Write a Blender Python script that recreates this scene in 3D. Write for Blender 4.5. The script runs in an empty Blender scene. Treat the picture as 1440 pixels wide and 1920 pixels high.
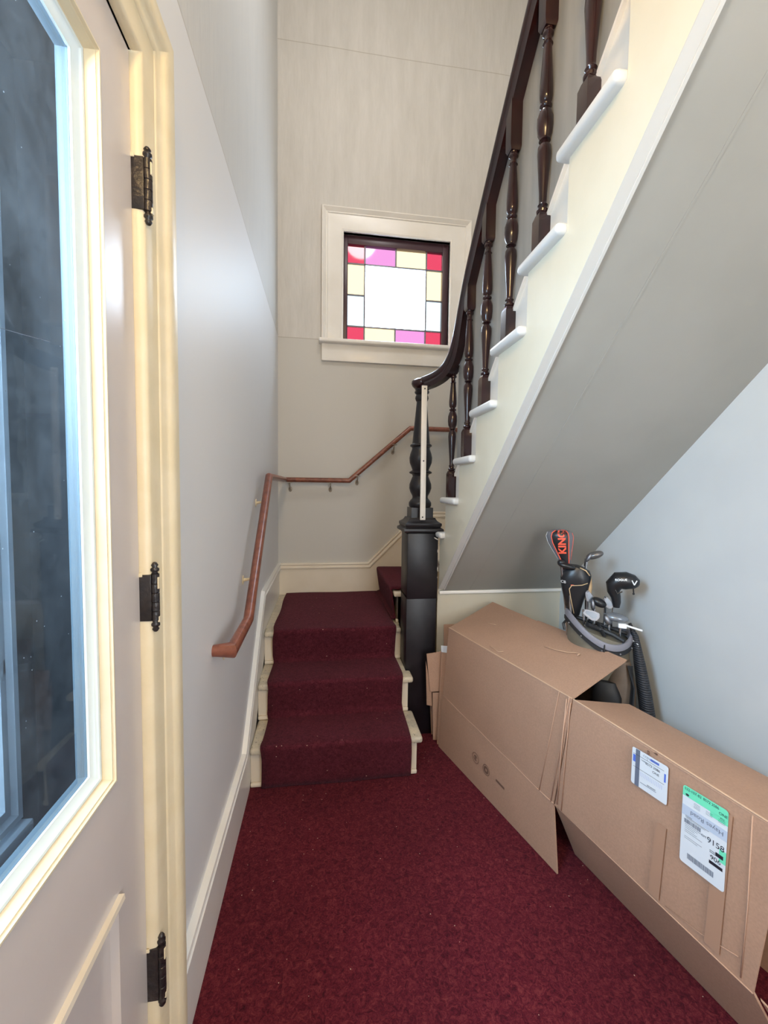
import bpy, bmesh, math, random
from mathutils import Vector, Matrix
random.seed(7)
S = bpy.context.scene
COL = S.collection
V = Vector
PI = math.pi

# ------------------------------------------------------------ camera
def make_camera():
    yaw, pit, rol = (math.radians(a) for a in (8.25, 3.2, .74))
    cy, sy, cp, sp, cr, sr = math.cos(yaw), math.sin(yaw), math.cos(pit), math.sin(pit), math.cos(rol), math.sin(rol)
    f = V((sy*cp, cy*cp, -sp)); r = V((cy, -sy, 0)); u = r.cross(f)
    r2 = cr*r + sr*u; u2 = -sr*r + cr*u
    cam = bpy.data.cameras.new('camera')
    cam.sensor_fit = 'VERTICAL'; cam.sensor_height = 36; cam.sensor_width = 27
    cam.lens = 783/1920*36; cam.clip_start = .02
    o = bpy.data.objects.new('camera', cam); COL.objects.link(o)
    m = Matrix((r2, u2, -f)).transposed().to_4x4(); m.translation = V((0, 0, 1.5))
    o.matrix_world = m
    S.camera = o
make_camera()

# ------------------------------------------------------------ world, lights, exposure
S.view_settings.view_transform = 'Standard'
S.view_settings.look = 'None'
S.view_settings.gamma = 1
S.view_settings.use_curve_mapping = False
S.view_settings.exposure = 0.12
SKY = 20.0
w = bpy.data.worlds.new('sky'); S.world = w; w.use_nodes = True
w.node_tree.nodes['Background'].inputs[0].default_value = (.68, .84, 1, 1)
w.node_tree.nodes['Background'].inputs[1].default_value = SKY

def area(name, loc, direction, sx, sy, power, col, portal=False, spread=None):
    l = bpy.data.lights.new(name, 'AREA'); l.shape = 'RECTANGLE'; l.size = sx; l.size_y = sy
    l.energy = power; l.color = col
    if portal: l.cycles.is_portal = True
    if spread: l.spread = spread
    o = bpy.data.objects.new(name, l); COL.objects.link(o)
    o.location = loc; o.rotation_euler = V(direction).to_track_quat('-Z', 'Y').to_euler()
    return o
area('window_portal', (.59, 3.66, 3.1), (0, -1, 0), .95, .95, 1, (1, 1, 1), True)
area('vestibule_daylight', (-.93, .10, 2.05), (1, .30, -.22), .7, .8, 74, (.62, .82, 1))
area('entry_fill', (1.0, -1.40, 1.7), (-.50, 1, .0), .9, 1.9, 40, (.86, .93, 1))  # added fill lamp inside the solid front wall, brightens the left wall
lamp = bpy.data.lights.new('ceiling_bulb', 'POINT'); lamp.energy = 62; lamp.color = (1, .68, .32); lamp.shadow_soft_size = .12
lo = bpy.data.objects.new('ceiling_bulb', lamp); COL.objects.link(lo); lo.location = (-.02, -.45, 3.0)
lamp2 = bpy.data.lights.new('stairwell_bulb', 'POINT'); lamp2.energy = 42; lamp2.color = (1, .97, .94); lamp2.shadow_soft_size = .2
lo2 = bpy.data.objects.new('stairwell_bulb', lamp2); COL.objects.link(lo2); lo2.location = (.45, 1.7, 4.6)

# ------------------------------------------------------------ materials
def new_mat(name):
    m = bpy.data.materials.new(name); m.use_nodes = True
    nt = m.node_tree; b = nt.nodes['Principled BSDF']
    return m, nt, b
def lin(r, g, b):
    f = lambda c: (c/255/12.92) if c/255 <= .04045 else ((c/255+.055)/1.055)**2.4
    return (f(r), f(g), f(b), 1)
def simple(name, col, rough=.5, metal=0, spec=.5, coat=0):
    m, nt, b = new_mat(name)
    b.inputs['Base Color'].default_value = col; b.inputs['Roughness'].default_value = rough
    b.inputs['Metallic'].default_value = metal; b.inputs['Specular IOR Level'].default_value = spec
    b.inputs['Coat Weight'].default_value = coat
    return m
def N(nt, t, **k):
    n = nt.nodes.new(t)
    for a, v in k.items():
        if a in n.inputs: n.inputs[a].default_value = v
        else: setattr(n, a, v)
    return n
def coords(nt, scale=(1, 1, 1)):
    g = nt.nodes.new('ShaderNodeNewGeometry'); mp = nt.nodes.new('ShaderNodeMapping')
    mp.inputs['Scale'].default_value = scale
    nt.links.new(g.outputs['Position'], mp.inputs[0]); return mp.outputs[0]
def noisy(name, c1, c2, scale=4, rough=.5, stretch=(1, 1, 1), bump=0, bscale=None, lo=.35, hi=.65, detail=4, spec=.5, bstretch=None, obj=False, rough2=None):
    m, nt, b = new_mat(name); L = nt.links
    if obj:
        tc = nt.nodes.new('ShaderNodeTexCoord'); mp = nt.nodes.new('ShaderNodeMapping')
        mp.inputs['Scale'].default_value = stretch; L.new(tc.outputs['Object'], mp.inputs[0]); co = mp.outputs[0]
    else: co = coords(nt, stretch)
    n = N(nt, 'ShaderNodeTexNoise', Scale=scale, Detail=detail); L.new(co, n.inputs['Vector'])
    r = nt.nodes.new('ShaderNodeValToRGB'); r.color_ramp.elements[0].position = lo; r.color_ramp.elements[1].position = hi
    r.color_ramp.elements[0].color = c1; r.color_ramp.elements[1].color = c2
    L.new(n.outputs['Fac'], r.inputs[0]); L.new(r.outputs[0], b.inputs['Base Color'])
    b.inputs['Roughness'].default_value = rough; b.inputs['Specular IOR Level'].default_value = spec
    if bump:
        co2 = coords(nt, bstretch or stretch)
        n2 = N(nt, 'ShaderNodeTexNoise', Scale=bscale or scale, Detail=5); L.new(co2, n2.inputs['Vector'])
        bp = N(nt, 'ShaderNodeBump', Strength=bump, Distance=.01); L.new(n2.outputs['Fac'], bp.inputs['Height'])
        L.new(bp.outputs[0], b.inputs['Normal'])
    return m

def wall_mat(name, low, up1, up2, seams, rough_low=.38, rough_up=.55):
    """smooth paint below seams[0]; streaky painted wallpaper above, with a thin joint line at each seam"""
    m, nt, b = new_mat(name); L = nt.links
    g = nt.nodes.new('ShaderNodeNewGeometry'); sx = nt.nodes.new('ShaderNodeSeparateXYZ'); L.new(g.outputs['Position'], sx.inputs[0])
    wob = N(nt, 'ShaderNodeTexNoise', Scale=1.3, Detail=3); L.new(g.outputs['Position'], wob.inputs['Vector'])
    zz = N(nt, 'ShaderNodeMath', operation='MULTIPLY_ADD'); L.new(wob.outputs['Fac'], zz.inputs[0]); zz.inputs[1].default_value = .03; L.new(sx.outputs['Z'], zz.inputs[2])
    st = N(nt, 'ShaderNodeMath', operation='GREATER_THAN'); L.new(zz.outputs[0], st.inputs[0]); st.inputs[1].default_value = seams[0]+.015
    n = N(nt, 'ShaderNodeTexNoise', Scale=6, Detail=8, Roughness=.7); L.new(coords(nt, (2.2, 2.2, .35)), n.inputs['Vector'])
    r = nt.nodes.new('ShaderNodeValToRGB'); r.color_ramp.elements[0].position = .3; r.color_ramp.elements[1].position = .7
    r.color_ramp.elements[0].color = up1; r.color_ramp.elements[1].color = up2; L.new(n.outputs['Fac'], r.inputs[0])
    mix = N(nt, 'ShaderNodeMix', data_type='RGBA'); L.new(st.outputs[0], mix.inputs['Factor']); mix.inputs['A'].default_value = low; L.new(r.outputs[0], mix.inputs['B'])
    last = mix.outputs['Result']
    for s in seams:
        a = N(nt, 'ShaderNodeMath', operation='SUBTRACT'); L.new(zz.outputs[0], a.inputs[0]); a.inputs[1].default_value = s+.015
        c = N(nt, 'ShaderNodeMath', operation='ABSOLUTE'); L.new(a.outputs[0], c.inputs[0])
        d = N(nt, 'ShaderNodeMath', operation='LESS_THAN'); L.new(c.outputs[0], d.inputs[0]); d.inputs[1].default_value = .0035
        e = N(nt, 'ShaderNodeMath', operation='MULTIPLY'); L.new(d.outputs[0], e.inputs[0]); e.inputs[1].default_value = .45
        mx = N(nt, 'ShaderNodeMix', data_type='RGBA'); L.new(e.outputs[0], mx.inputs['Factor']); L.new(last, mx.inputs['A']); mx.inputs['B'].default_value = lin(150, 138, 118)
        last = mx.outputs['Result']
    L.new(last, b.inputs['Base Color'])
    rr = N(nt, 'ShaderNodeMapRange'); L.new(st.outputs[0], rr.inputs[0]); rr.inputs[3].default_value = rough_low; rr.inputs[4].default_value = rough_up
    L.new(rr.outputs[0], b.inputs['Roughness']); b.inputs['Specular IOR Level'].default_value = .65
    n2 = N(nt, 'ShaderNodeTexNoise', Scale=9, Detail=6); L.new(coords(nt, (6, 6, .8)), n2.inputs['Vector'])
    hs = N(nt, 'ShaderNodeMath', operation='MULTIPLY_ADD'); L.new(st.outputs[0], hs.inputs[0]); hs.inputs[1].default_value = .22; hs.inputs[2].default_value = .03
    bp = N(nt, 'ShaderNodeBump', Distance=.01); L.new(hs.outputs[0], bp.inputs['Strength']); L.new(n2.outputs['Fac'], bp.inputs['Height']); L.new(bp.outputs[0], b.inputs['Normal'])
    return m

M = {}
M['wall_back'] = wall_mat('back wall paint', lin(196, 192, 184), lin(196, 191, 183), lin(210, 205, 198), (2.705, 4.95), .55, .65)
M['wall_left'] = wall_mat('left wall paint', lin(218, 216, 215), lin(196, 194, 190), lin(202, 199, 194), (2.715,), .50, .55)
M['wall_right'] = noisy('right wall paint', lin(206, 210, 212), lin(212, 216, 217), 3, .5, bump=.03, bscale=8)
M['partition'] = noisy('grey partition paint', lin(150, 150, 147), lin(168, 167, 163), 5, .5, (3, 3, .4), bump=.08, bscale=8)
M['understair'] = noisy('cream understair wall', lin(194, 184, 163), lin(203, 194, 174), 3, .6)
M['soffit'] = noisy('grey soffit paint', lin(157, 154, 145), lin(164, 161, 152), 2.5, .5, bump=.05, bscale=6)
M['trim'] = noisy('cream gloss trim', lin(224, 211, 190), lin(230, 218, 199), 5, .3)
M['trim_old'] = noisy('chipped cream trim', lin(222, 206, 172), lin(228, 213, 182), 14, .38, bump=.1, bscale=40)
M['trim_white'] = noisy('white gloss trim', lin(232, 226, 216), lin(238, 233, 225), 5, .3)
M['fascia'] = simple('white fascia paint greyed for shade', lin(206, 203, 196), .4)  # white paint; the shade under the stringer is put into the colour as grey
M['stringer'] = noisy('stringer cream paint', lin(226, 218, 196), lin(231, 223, 202), 6, .32, bump=.03, bscale=30)
M['nosing'] = simple('white tread edge paint', lin(226, 226, 224), .3)
M['door'] = noisy('door putty paint', lin(202, 192, 186), lin(208, 198, 192), 4, .26, bump=.03, bscale=25)
M['dark'] = noisy('dark varnish', (.014, .004, .005, 1), (.032, .008, .009, 1), 10, .18, (3, 3, .5), spec=.6)
M['newel'] = noisy('black newel paint', (.006, .005, .007, 1), (.014, .011, .014, 1), 10, .38, bump=.06, bscale=18)
M['oak'] = noisy('red brown handrail wood', lin(106, 58, 44), lin(146, 88, 68), 30, .3, (1, 1, 1), lo=.3, hi=.7)
M['iron'] = noisy('painted over black iron', (.012, .010, .012, 1), (.03, .022, .02, 1), 60, .3, bump=.3, bscale=60)
M['sash'] = simple('dark window sash', (.07, .034, .045, 1), .35)
M['bead_white'] = simple('white bead paint tinted for daylight', lin(222, 233, 234), .35)  # cool daylight on the bead is put into its white as a blue tint
M['outer_paint'] = simple('weathered blue grey outer paint', lin(84, 98, 106), .5)
M['lead'] = simple('lead came', (.22, .22, .25, 1), .4, .2)
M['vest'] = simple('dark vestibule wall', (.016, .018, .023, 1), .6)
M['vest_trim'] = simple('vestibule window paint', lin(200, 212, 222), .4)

def worn(name):
    m, nt, b = new_mat(name); L = nt.links
    n = N(nt, 'ShaderNodeTexNoise', Scale=9, Detail=8, Roughness=.7); L.new(coords(nt), n.inputs['Vector'])
    r = nt.nodes.new('ShaderNodeValToRGB'); e = r.color_ramp.elements
    e[0].position = .42; e[0].color = lin(190, 181, 163); e[1].position = .62; e[1].color = lin(220, 207, 181)
    L.new(n.outputs['Fac'], r.inputs[0])
    n2 = N(nt, 'ShaderNodeTexNoise', Scale=120, Detail=2); L.new(coords(nt), n2.inputs['Vector'])
    r2 = nt.nodes.new('ShaderNodeValToRGB'); r2.color_ramp.elements[0].position = .30; r2.color_ramp.elements[1].position = .36
    L.new(n2.outputs['Fac'], r2.inputs[0])
    mx = N(nt, 'ShaderNodeMix', data_type='RGBA'); L.new(r2.outputs[0], mx.inputs['Factor']); mx.inputs['A'].default_value = lin(110, 98, 78); L.new(r.outputs[0], mx.inputs['B'])
    L.new(mx.outputs['Result'], b.inputs['Base Color']); b.inputs['Roughness'].default_value = .45
    return m
M['worn'] = worn('worn cream tread paint')

def carpet(name, c1, c2, c3, speck, spscale=55):
    m, nt, b = new_mat(name); L = nt.links
    n = N(nt, 'ShaderNodeTexNoise', Scale=62, Detail=6, Roughness=.85, Distortion=1.2); L.new(coords(nt), n.inputs['Vector'])
    r = nt.nodes.new('ShaderNodeValToRGB'); e = r.color_ramp.elements
    e[0].position = .34; e[0].color = c1; e[1].position = .68; e[1].color = c3
    k = e.new(.5); k.color = c2
    L.new(n.outputs['Fac'], r.inputs[0])
    n3 = N(nt, 'ShaderNodeTexNoise', Scale=2.2, Detail=3); L.new(coords(nt), n3.inputs['Vector'])
    br = N(nt, 'ShaderNodeMapRange'); L.new(n3.outputs['Fac'], br.inputs[0]); br.inputs[1].default_value = .3; br.inputs[2].default_value = .7; br.inputs[3].default_value = .86; br.inputs[4].default_value = 1.14
    ml = N(nt, 'ShaderNodeMix', data_type='RGBA', blend_type='MULTIPLY'); ml.inputs['Factor'].default_value = 1
    L.new(r.outputs[0], ml.inputs['A']); L.new(br.outputs[0], ml.inputs['B'])
    v = N(nt, 'ShaderNodeTexVoronoi', Scale=spscale); L.new(coords(nt), v.inputs['Vector'])
    lt = N(nt, 'ShaderNodeMath', operation='LESS_THAN'); L.new(v.outputs['Distance'], lt.inputs[0]); lt.inputs[1].default_value = .10
    sr = nt.nodes.new('ShaderNodeSeparateColor'); L.new(v.outputs['Color'], sr.inputs[0])
    gt = N(nt, 'ShaderNodeMath', operation='GREATER_THAN'); L.new(sr.outputs[0], gt.inputs[0]); gt.inputs[1].default_value = speck
    mm = N(nt, 'ShaderNodeMath', operation='MULTIPLY'); L.new(lt.outputs[0], mm.inputs[0]); L.new(gt.outputs[0], mm.inputs[1])
    mx = N(nt, 'ShaderNodeMix', data_type='RGBA'); L.new(mm.outputs[0], mx.inputs['Factor']); L.new(ml.outputs['Result'], mx.inputs['A']); mx.inputs['B'].default_value = lin(190, 160, 140)
    L.new(mx.outputs['Result'], b.inputs['Base Color'])
    b.inputs['Roughness'].default_value = .95; b.inputs['Specular IOR Level'].default_value = .1
    b.inputs['Sheen Weight'].default_value = .1; b.inputs['Sheen Roughness'].default_value = .5
    b.inputs['Sheen Tint'].default_value = (.8, .4, .5, 1)
    n2 = N(nt, 'ShaderNodeTexNoise', Scale=240, Detail=3); L.new(coords(nt), n2.inputs['Vector'])
    bp = N(nt, 'ShaderNodeBump', Strength=.7, Distance=.004); L.new(n2.outputs['Fac'], bp.inputs['Height']); L.new(bp.outputs[0], b.inputs['Normal'])
    return m
M['carpet'] = carpet('burgundy hall carpet', lin(42, 8, 15), lin(86, 22, 33), lin(122, 52, 52), .93)
M['runner'] = carpet('plum stair carpet', lin(52, 15, 24), lin(80, 30, 40), lin(104, 46, 56), .95, 40)

def cardboard(name, c):
    m, nt, b = new_mat(name); L = nt.links
    n = N(nt, 'ShaderNodeTexNoise', Scale=3.5, Detail=4); L.new(coords(nt), n.inputs['Vector'])
    r = nt.nodes.new('ShaderNodeValToRGB'); r.color_ramp.elements[0].position = .3; r.color_ramp.elements[1].position = .7
    r.color_ramp.elements[0].color = tuple(x*.90 for x in c[:3])+(1,); r.color_ramp.elements[1].color = c
    L.new(n.outputs['Fac'], r.inputs[0])
    n2 = N(nt, 'ShaderNodeTexNoise', Scale=160, Detail=2); L.new(coords(nt), n2.inputs['Vector'])
    mr = N(nt, 'ShaderNodeMapRange'); L.new(n2.outputs['Fac'], mr.inputs[0]); mr.inputs[1].default_value = .3; mr.inputs[2].default_value = .7; mr.inputs[3].default_value = .93; mr.inputs[4].default_value = 1.05
    ml = N(nt, 'ShaderNodeMix', data_type='RGBA', blend_type='MULTIPLY'); ml.inputs['Factor'].default_value = 1
    L.new(r.outputs[0], ml.inputs['A']); L.new(mr.outputs[0], ml.inputs['B']); L.new(ml.outputs['Result'], b.inputs['Base Color'])
    b.inputs['Roughness'].default_value = .62; b.inputs['Specular IOR Level'].default_value = .3
    n3 = N(nt, 'ShaderNodeTexNoise', Scale=4, Detail=3); L.new(coords(nt), n3.inputs['Vector'])
    bp = N(nt, 'ShaderNodeBump', Strength=.25, Distance=.02); L.new(n3.outputs['Fac'], bp.inputs['Height']); L.new(bp.outputs[0], b.inputs['Normal'])
    return m
M['card'] = cardboard('brown corrugated cardboard', lin(184, 147, 123))
M['card_edge'] = simple('torn cardboard edge', lin(208, 172, 142), .8)
M['card_tape'] = simple('clear tape on cardboard', lin(178, 141, 117), .42)
M['card_ink'] = simple('brown ink', lin(118, 88, 72), .7)
M['ink'] = simple('black print', (.02, .02, .03, 1), .5)
M['ink_grey'] = simple('grey print', lin(110, 118, 135), .5)
M['ink_blue'] = simple('blue print', lin(90, 120, 215), .5)
M['label'] = simple('white label paper', lin(226, 232, 238), .3)
M['label_green'] = simple('mint green label print', lin(120, 232, 190), .3)
M['label_grey'] = simple('pale grey label print', lin(196, 208, 226), .3)

# glass
def glass_mat():
    m, nt, b = new_mat('dusty door glass'); nt.nodes.remove(b); L = nt.links
    out = nt.nodes['Material Output']
    t = N(nt, 'ShaderNodeBsdfTransparent'); t.inputs[0].default_value = (.72, .82, .90, 1)
    g = N(nt, 'ShaderNodeBsdfGlossy'); g.inputs['Roughness'].default_value = .03
    fr = N(nt, 'ShaderNodeFresnel'); fr.inputs[0].default_value = 1.45
    mx = N(nt, 'ShaderNodeMixShader'); L.new(fr.outputs[0], mx.inputs[0]); L.new(t.outputs[0], mx.inputs[1]); L.new(g.outputs[0], mx.inputs[2])
    d = N(nt, 'ShaderNodeBsdfDiffuse'); d.inputs[0].default_value = (.75, .85, .95, 1)
    tl = N(nt, 'ShaderNodeBsdfTranslucent'); tl.inputs[0].default_value = (.75, .85, .95, 1)
    ad = N(nt, 'ShaderNodeMixShader'); ad.inputs[0].default_value = .5; L.new(d.outputs[0], ad.inputs[1]); L.new(tl.outputs[0], ad.inputs[2])
    n = N(nt, 'ShaderNodeTexNoise', Scale=5, Detail=10, Roughness=.75); L.new(coords(nt), n.inputs['Vector'])
    mr = N(nt, 'ShaderNodeMapRange'); L.new(n.outputs['Fac'], mr.inputs[0]); mr.inputs[1].default_value = .35; mr.inputs[2].default_value = .8; mr.inputs[3].default_value = .015; mr.inputs[4].default_value = .08
    n2 = N(nt, 'ShaderNodeTexVoronoi', Scale=70); L.new(coords(nt), n2.inputs['Vector'])
    sc = nt.nodes.new('ShaderNodeSeparateColor'); L.new(n2.outputs['Color'], sc.inputs[0])
    th = N(nt, 'ShaderNodeMath', operation='LESS_THAN'); L.new(n2.outputs['Distance'], th.inputs[0]); th.inputs[1].default_value = .065
    th2 = N(nt, 'ShaderNodeMath', operation='GREATER_THAN'); L.new(sc.outputs[1], th2.inputs[0]); th2.inputs[1].default_value = .86
    mm = N(nt, 'ShaderNodeMath', operation='MULTIPLY'); L.new(th.outputs[0], mm.inputs[0]); L.new(th2.outputs[0], mm.inputs[1])
    ma = N(nt, 'ShaderNodeMath', operation='MULTIPLY_ADD', use_clamp=True); L.new(mm.outputs[0], ma.inputs[0]); ma.inputs[1].default_value = .22; L.new(mr.outputs[0], ma.inputs[2])
    m2 = N(nt, 'ShaderNodeMixShader'); L.new(ma.outputs[0], m2.inputs[0]); L.new(mx.outputs[0], m2.inputs[1]); L.new(ad.outputs[0], m2.inputs[2])
    L.new(m2.outputs[0], out.inputs[0])
    return m
M['glass'] = glass_mat()
def pane_mat(name, col):
    m, nt, b = new_mat(name); nt.nodes.remove(b); L = nt.links; out = nt.nodes['Material Output']
    t = N(nt, 'ShaderNodeBsdfTransparent'); t.inputs[0].default_value = tuple(col)+(1,)
    g = N(nt, 'ShaderNodeBsdfGlossy'); g.inputs['Roughness'].default_value = .05
    fr = N(nt, 'ShaderNodeFresnel'); fr.inputs[0].default_value = 1.45
    mx = N(nt, 'ShaderNodeMixShader'); L.new(fr.outputs[0], mx.inputs[0]); L.new(t.outputs[0], mx.inputs[1]); L.new(g.outputs[0], mx.inputs[2]); L.new(mx.outputs[0], out.inputs[0])
    return m
M['g_clear'] = pane_mat('clear glass', (.9, .92, .95))
M['g_dim'] = pane_mat('sky dimming outer glass', (0.0625, 0.0655, 0.065))  # dark tint added to cut the sky light coming through this pane
M['g_red'] = pane_mat('red glass', (0.0625, 0.0042, 0.0075))
M['g_pink'] = pane_mat('pink glass', (0.0676, 0.0214, 0.04))
M['g_yellow'] = pane_mat('yellow glass', (0.1176, 0.0774, 0.0375))
M['g_blue'] = pane_mat('pale blue glass', (0.0735, 0.0744, 0.0675))

# golf materials
M['g_black'] = simple('black golf cover', (.012, .012, .014, 1), .35)
M['g_grey'] = simple('grey golf fabric', lin(110, 110, 116), .6)
M['g_orange'] = simple('orange piping', lin(240, 96, 70), .5)
M['g_tan'] = simple('tan piping', lin(200, 170, 130), .5)
M['g_white'] = simple('white print', (.85, .85, .85, 1), .4)
M['taupe'] = noisy('taupe bag nylon', lin(104, 98, 84), lin(122, 115, 100), 12, .5)
M['brownbag'] = noisy('brown bag nylon', lin(88, 74, 62), lin(106, 90, 76), 12, .5)
M['bagblack'] = simple('black bag nylon', (.016, .016, .018, 1), .55)
M['baggrey'] = simple('grey bag rim', lin(128, 126, 134), .45)
M['steel'] = simple('club steel', (.30, .30, .32, 1), .5, 1)
M['shaft'] = simple('steel shaft', (.5, .5, .52, 1), .18, 1)
M['graph'] = simple('grey crown', (.22, .24, .27, 1), .22, .4)
M['bronze'] = simple('bronze grey crown', (.16, .15, .145, 1), .3, .5)

def ribbed():
    m, nt, b = new_mat('ribbed black pad'); L = nt.links
    tc = nt.nodes.new('ShaderNodeTexCoord')
    wv = N(nt, 'ShaderNodeTexWave', Scale=34, bands_direction='Z'); L.new(tc.outputs['Object'], wv.inputs['Vector'])
    r = nt.nodes.new('ShaderNodeValToRGB'); r.color_ramp.elements[0].color = (.008, .008, .01, 1); r.color_ramp.elements[1].color = (.035, .035, .042, 1)
    L.new(wv.outputs['Fac'], r.inputs[0]); L.new(r.outputs[0], b.inputs['Base Color']); b.inputs['Roughness'].default_value = .6
    bp = N(nt, 'ShaderNodeBump', Strength=.5, Distance=.004); L.new(wv.outputs['Fac'], bp.inputs['Height']); L.new(bp.outputs[0], b.inputs['Normal'])
    return m
M['ribbed'] = ribbed()

# ------------------------------------------------------------ mesh helpers
SPLIT = {'screw', 'finial', 'rivet', 'paint_chip', 'torn_fibre', 'crease', 'tape', 'stripe', 'paint_patch', 'piping'}
class MB:
    def __init__(s): s.bm = bmesh.new()
    def quadmesh(s, rings, close_u=True, cap=True, smooth=True):
        bm = s.bm; vs = [[bm.verts.new(p) for p in r] for r in rings]; n = len(rings[0])
        for a, b in zip(vs[:-1], vs[1:]):
            for i in range(n if close_u else n-1):
                j = (i+1) % n
                try: f = bm.faces.new((a[i], a[j], b[j], b[i])); f.smooth = smooth
                except ValueError: pass
        if cap and close_u:
            for r in (vs[0][::-1], vs[-1]):
                try: bm.faces.new(r)
                except ValueError: pass
        return s
    def box(s, a, b, bevel=0, seg=2, mat=None):
        a = V(a); b = V(b); t = bmesh.new()
        bmesh.ops.create_cube(t, size=1)
        for v in t.verts: v.co = V([(a[i]+b[i])/2+v.co[i]*(b[i]-a[i]) for i in range(3)])
        if bevel: bmesh.ops.bevel(t, geom=t.edges[:], offset=bevel, segments=seg, affect='EDGES', profile=.5)
        if mat: bmesh.ops.transform(t, matrix=mat, verts=t.verts)
        s.merge(t, bevel > 0 and seg > 2); return s
    def merge(s, t, smooth=False):
        me = bpy.data.meshes.new('tmp')
        if smooth:
            for f in t.faces: f.smooth = True
        t.to_mesh(me); t.free(); s.bm.from_mesh(me); bpy.data.meshes.remove(me)
    def prism(s, poly, d):
        """closed 3d polygon extruded by vector d"""
        d = V(d); bm = s.bm
        a = [bm.verts.new(V(p)) for p in poly]; b = [bm.verts.new(V(p)+d) for p in poly]
        n = len(a); bm.faces.new(a[::-1]); bm.faces.new(b)
        for i in range(n): bm.faces.new((a[i], a[(i+1) % n], b[(i+1) % n], b[i]))
        return s
    def lathe(s, x, y, prof, n=24, ax=1, ay=1):
        return s.quadmesh([[(x+r*ax*math.cos(2*PI*i/n), y+r*ay*math.sin(2*PI*i/n), z) for i in range(n)] for z, r in prof])
    def tube(s, pts, r, n=12, cap=True, flat=1):
        pts = [V(p) for p in pts]; rings = []
        rs = r if isinstance(r, (list, tuple)) else [r]*len(pts)
        for i, p in enumerate(pts):
            d = ((pts[min(i+1, len(pts)-1)]-p).normalized()+(p-pts[max(i-1, 0)]).normalized())
            if d.length < 1e-6: d = V((0, 0, 1))
            d.normalize()
            ref = V((0, 0, 1)) if abs(d.z) < .92 else V((1, 0, 0))
            a = d.cross(ref).normalized(); b = a.cross(d).normalized()
            if i: # keep frames consistent
                if a.dot(pa) < 0: a = -a
                if b.dot(pb) < 0: b = -b
            pa, pb = a, b
            c = 1.0
            if 0 < i < len(pts)-1:
                co = (pts[i+1]-p).normalized().dot((p-pts[i-1]).normalized()); c = 1/math.sqrt(max(.3, (1+co)/2))
            rings.append([p+(a*math.cos(2*PI*k/n)*c+b*math.sin(2*PI*k/n)*flat*c)*rs[i] for k in range(n)])
        return s.quadmesh(rings, cap=cap)
    def loft(s, secs, n=24):
        """secs: (cx, cy, cz, rx, ry[, tilt dz/dx, squareness])"""
        R = []
        for q in secs:
            cx, cy, cz, rx, ry = q[:5]; tl = q[5] if len(q) > 5 else 0; sq = q[6] if len(q) > 6 else 1
            ring = []
            for i in range(n):
                c, d = math.cos(2*PI*i/n), math.sin(2*PI*i/n)
                x = math.copysign(abs(c)**sq, c)*rx; y = math.copysign(abs(d)**sq, d)*ry
                ring.append((cx+x, cy+y, cz+tl*x))
            R.append(ring)
        return s.quadmesh(R)
    def ell(s, c, r, rot=None, n=18):
        t = bmesh.new(); bmesh.ops.create_uvsphere(t, u_segments=n, v_segments=n//2+2, radius=1)
        for v in t.verts: v.co = V((v.co.x*r[0], v.co.y*r[1], v.co.z*r[2]))
        m = Matrix.Translation(V(c)) @ (rot.to_4x4() if rot else Matrix())
        bmesh.ops.transform(t, matrix=m, verts=t.verts); s.merge(t, True); return s
    def slab(s, q, n, t=.005, seg=1):
        """quad q (4 points) thickened by t along -n"""
        q = [V(p) for p in q]; n = V(n).normalized()
        return s.prism(q, -n*t)
    def text(s, txt, size, mat, sx=1, depth=0, bold=0):
        cu = bpy.data.curves.new('t', 'FONT'); cu.body = txt; cu.size = size; cu.extrude = depth; cu.offset = bold
        o = bpy.data.objects.new('t', cu); COL.objects.link(o)
        bpy.context.view_layer.update()
        me = bpy.data.meshes.new_from_object(o.evaluated_get(bpy.context.evaluated_depsgraph_get()))
        me.transform(mat @ Matrix.Diagonal((sx, 1, 1, 1))); s.bm.from_mesh(me)
        bpy.data.objects.remove(o); bpy.data.curves.remove(cu); bpy.data.meshes.remove(me); return s
    def split(s, name, mat, parent, label):
        left = set(s.bm.faces); out = None
        while left:
            st_ = [left.pop()]; comp = set(st_)
            while st_:
                for v in st_.pop().verts:
                    for g in v.link_faces:
                        if g in left: left.discard(g); comp.add(g); st_.append(g)
            vm = {}; nb_ = bmesh.new()
            for g in comp:
                for v in g.verts:
                    if v not in vm: vm[v] = nb_.verts.new(v.co)
                nf_ = nb_.faces.new([vm[v] for v in g.verts]); nf_.smooth = g.smooth
            me = bpy.data.meshes.new(name); nb_.to_mesh(me); nb_.free()
            o = bpy.data.objects.new(name, me); COL.objects.link(o); me.materials.append(M[mat]); o.parent = parent
            if label: o['label'] = label
            out = o
        s.bm.free(); return out
    def done(s, name, mat, parent=None, label=None, cat=None, kind=None, group=None, fix=True, autosmooth=True):
        if fix: bmesh.ops.recalc_face_normals(s.bm, faces=s.bm.faces[:])
        if name in SPLIT: return s.split(name, mat, parent, label)
        me = bpy.data.meshes.new(name); s.bm.to_mesh(me); s.bm.free()
        o = bpy.data.objects.new(name, me); COL.objects.link(o)
        if mat: me.materials.append(M[mat])
        if autosmooth:
            try: me.set_sharp_from_angle(angle=math.radians(40))
            except Exception: pass
        if parent: o.parent = parent; o.matrix_parent_inverse = Matrix()
        tag(o, label, cat, kind, group); return o
def tag(o, label=None, cat=None, kind=None, group=None):
    if label: o['label'] = label
    if cat: o['category'] = cat
    if kind: o['kind'] = kind
    if group: o['group'] = group
    return o
def empty(name, loc=(0, 0, 0), rz=0, label=None, cat=None, kind=None):
    o = bpy.data.objects.new(name, None); COL.objects.link(o); o.location = loc; o.rotation_euler = (0, 0, rz); o.empty_display_size = .05
    return tag(o, label, cat, kind)
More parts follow.
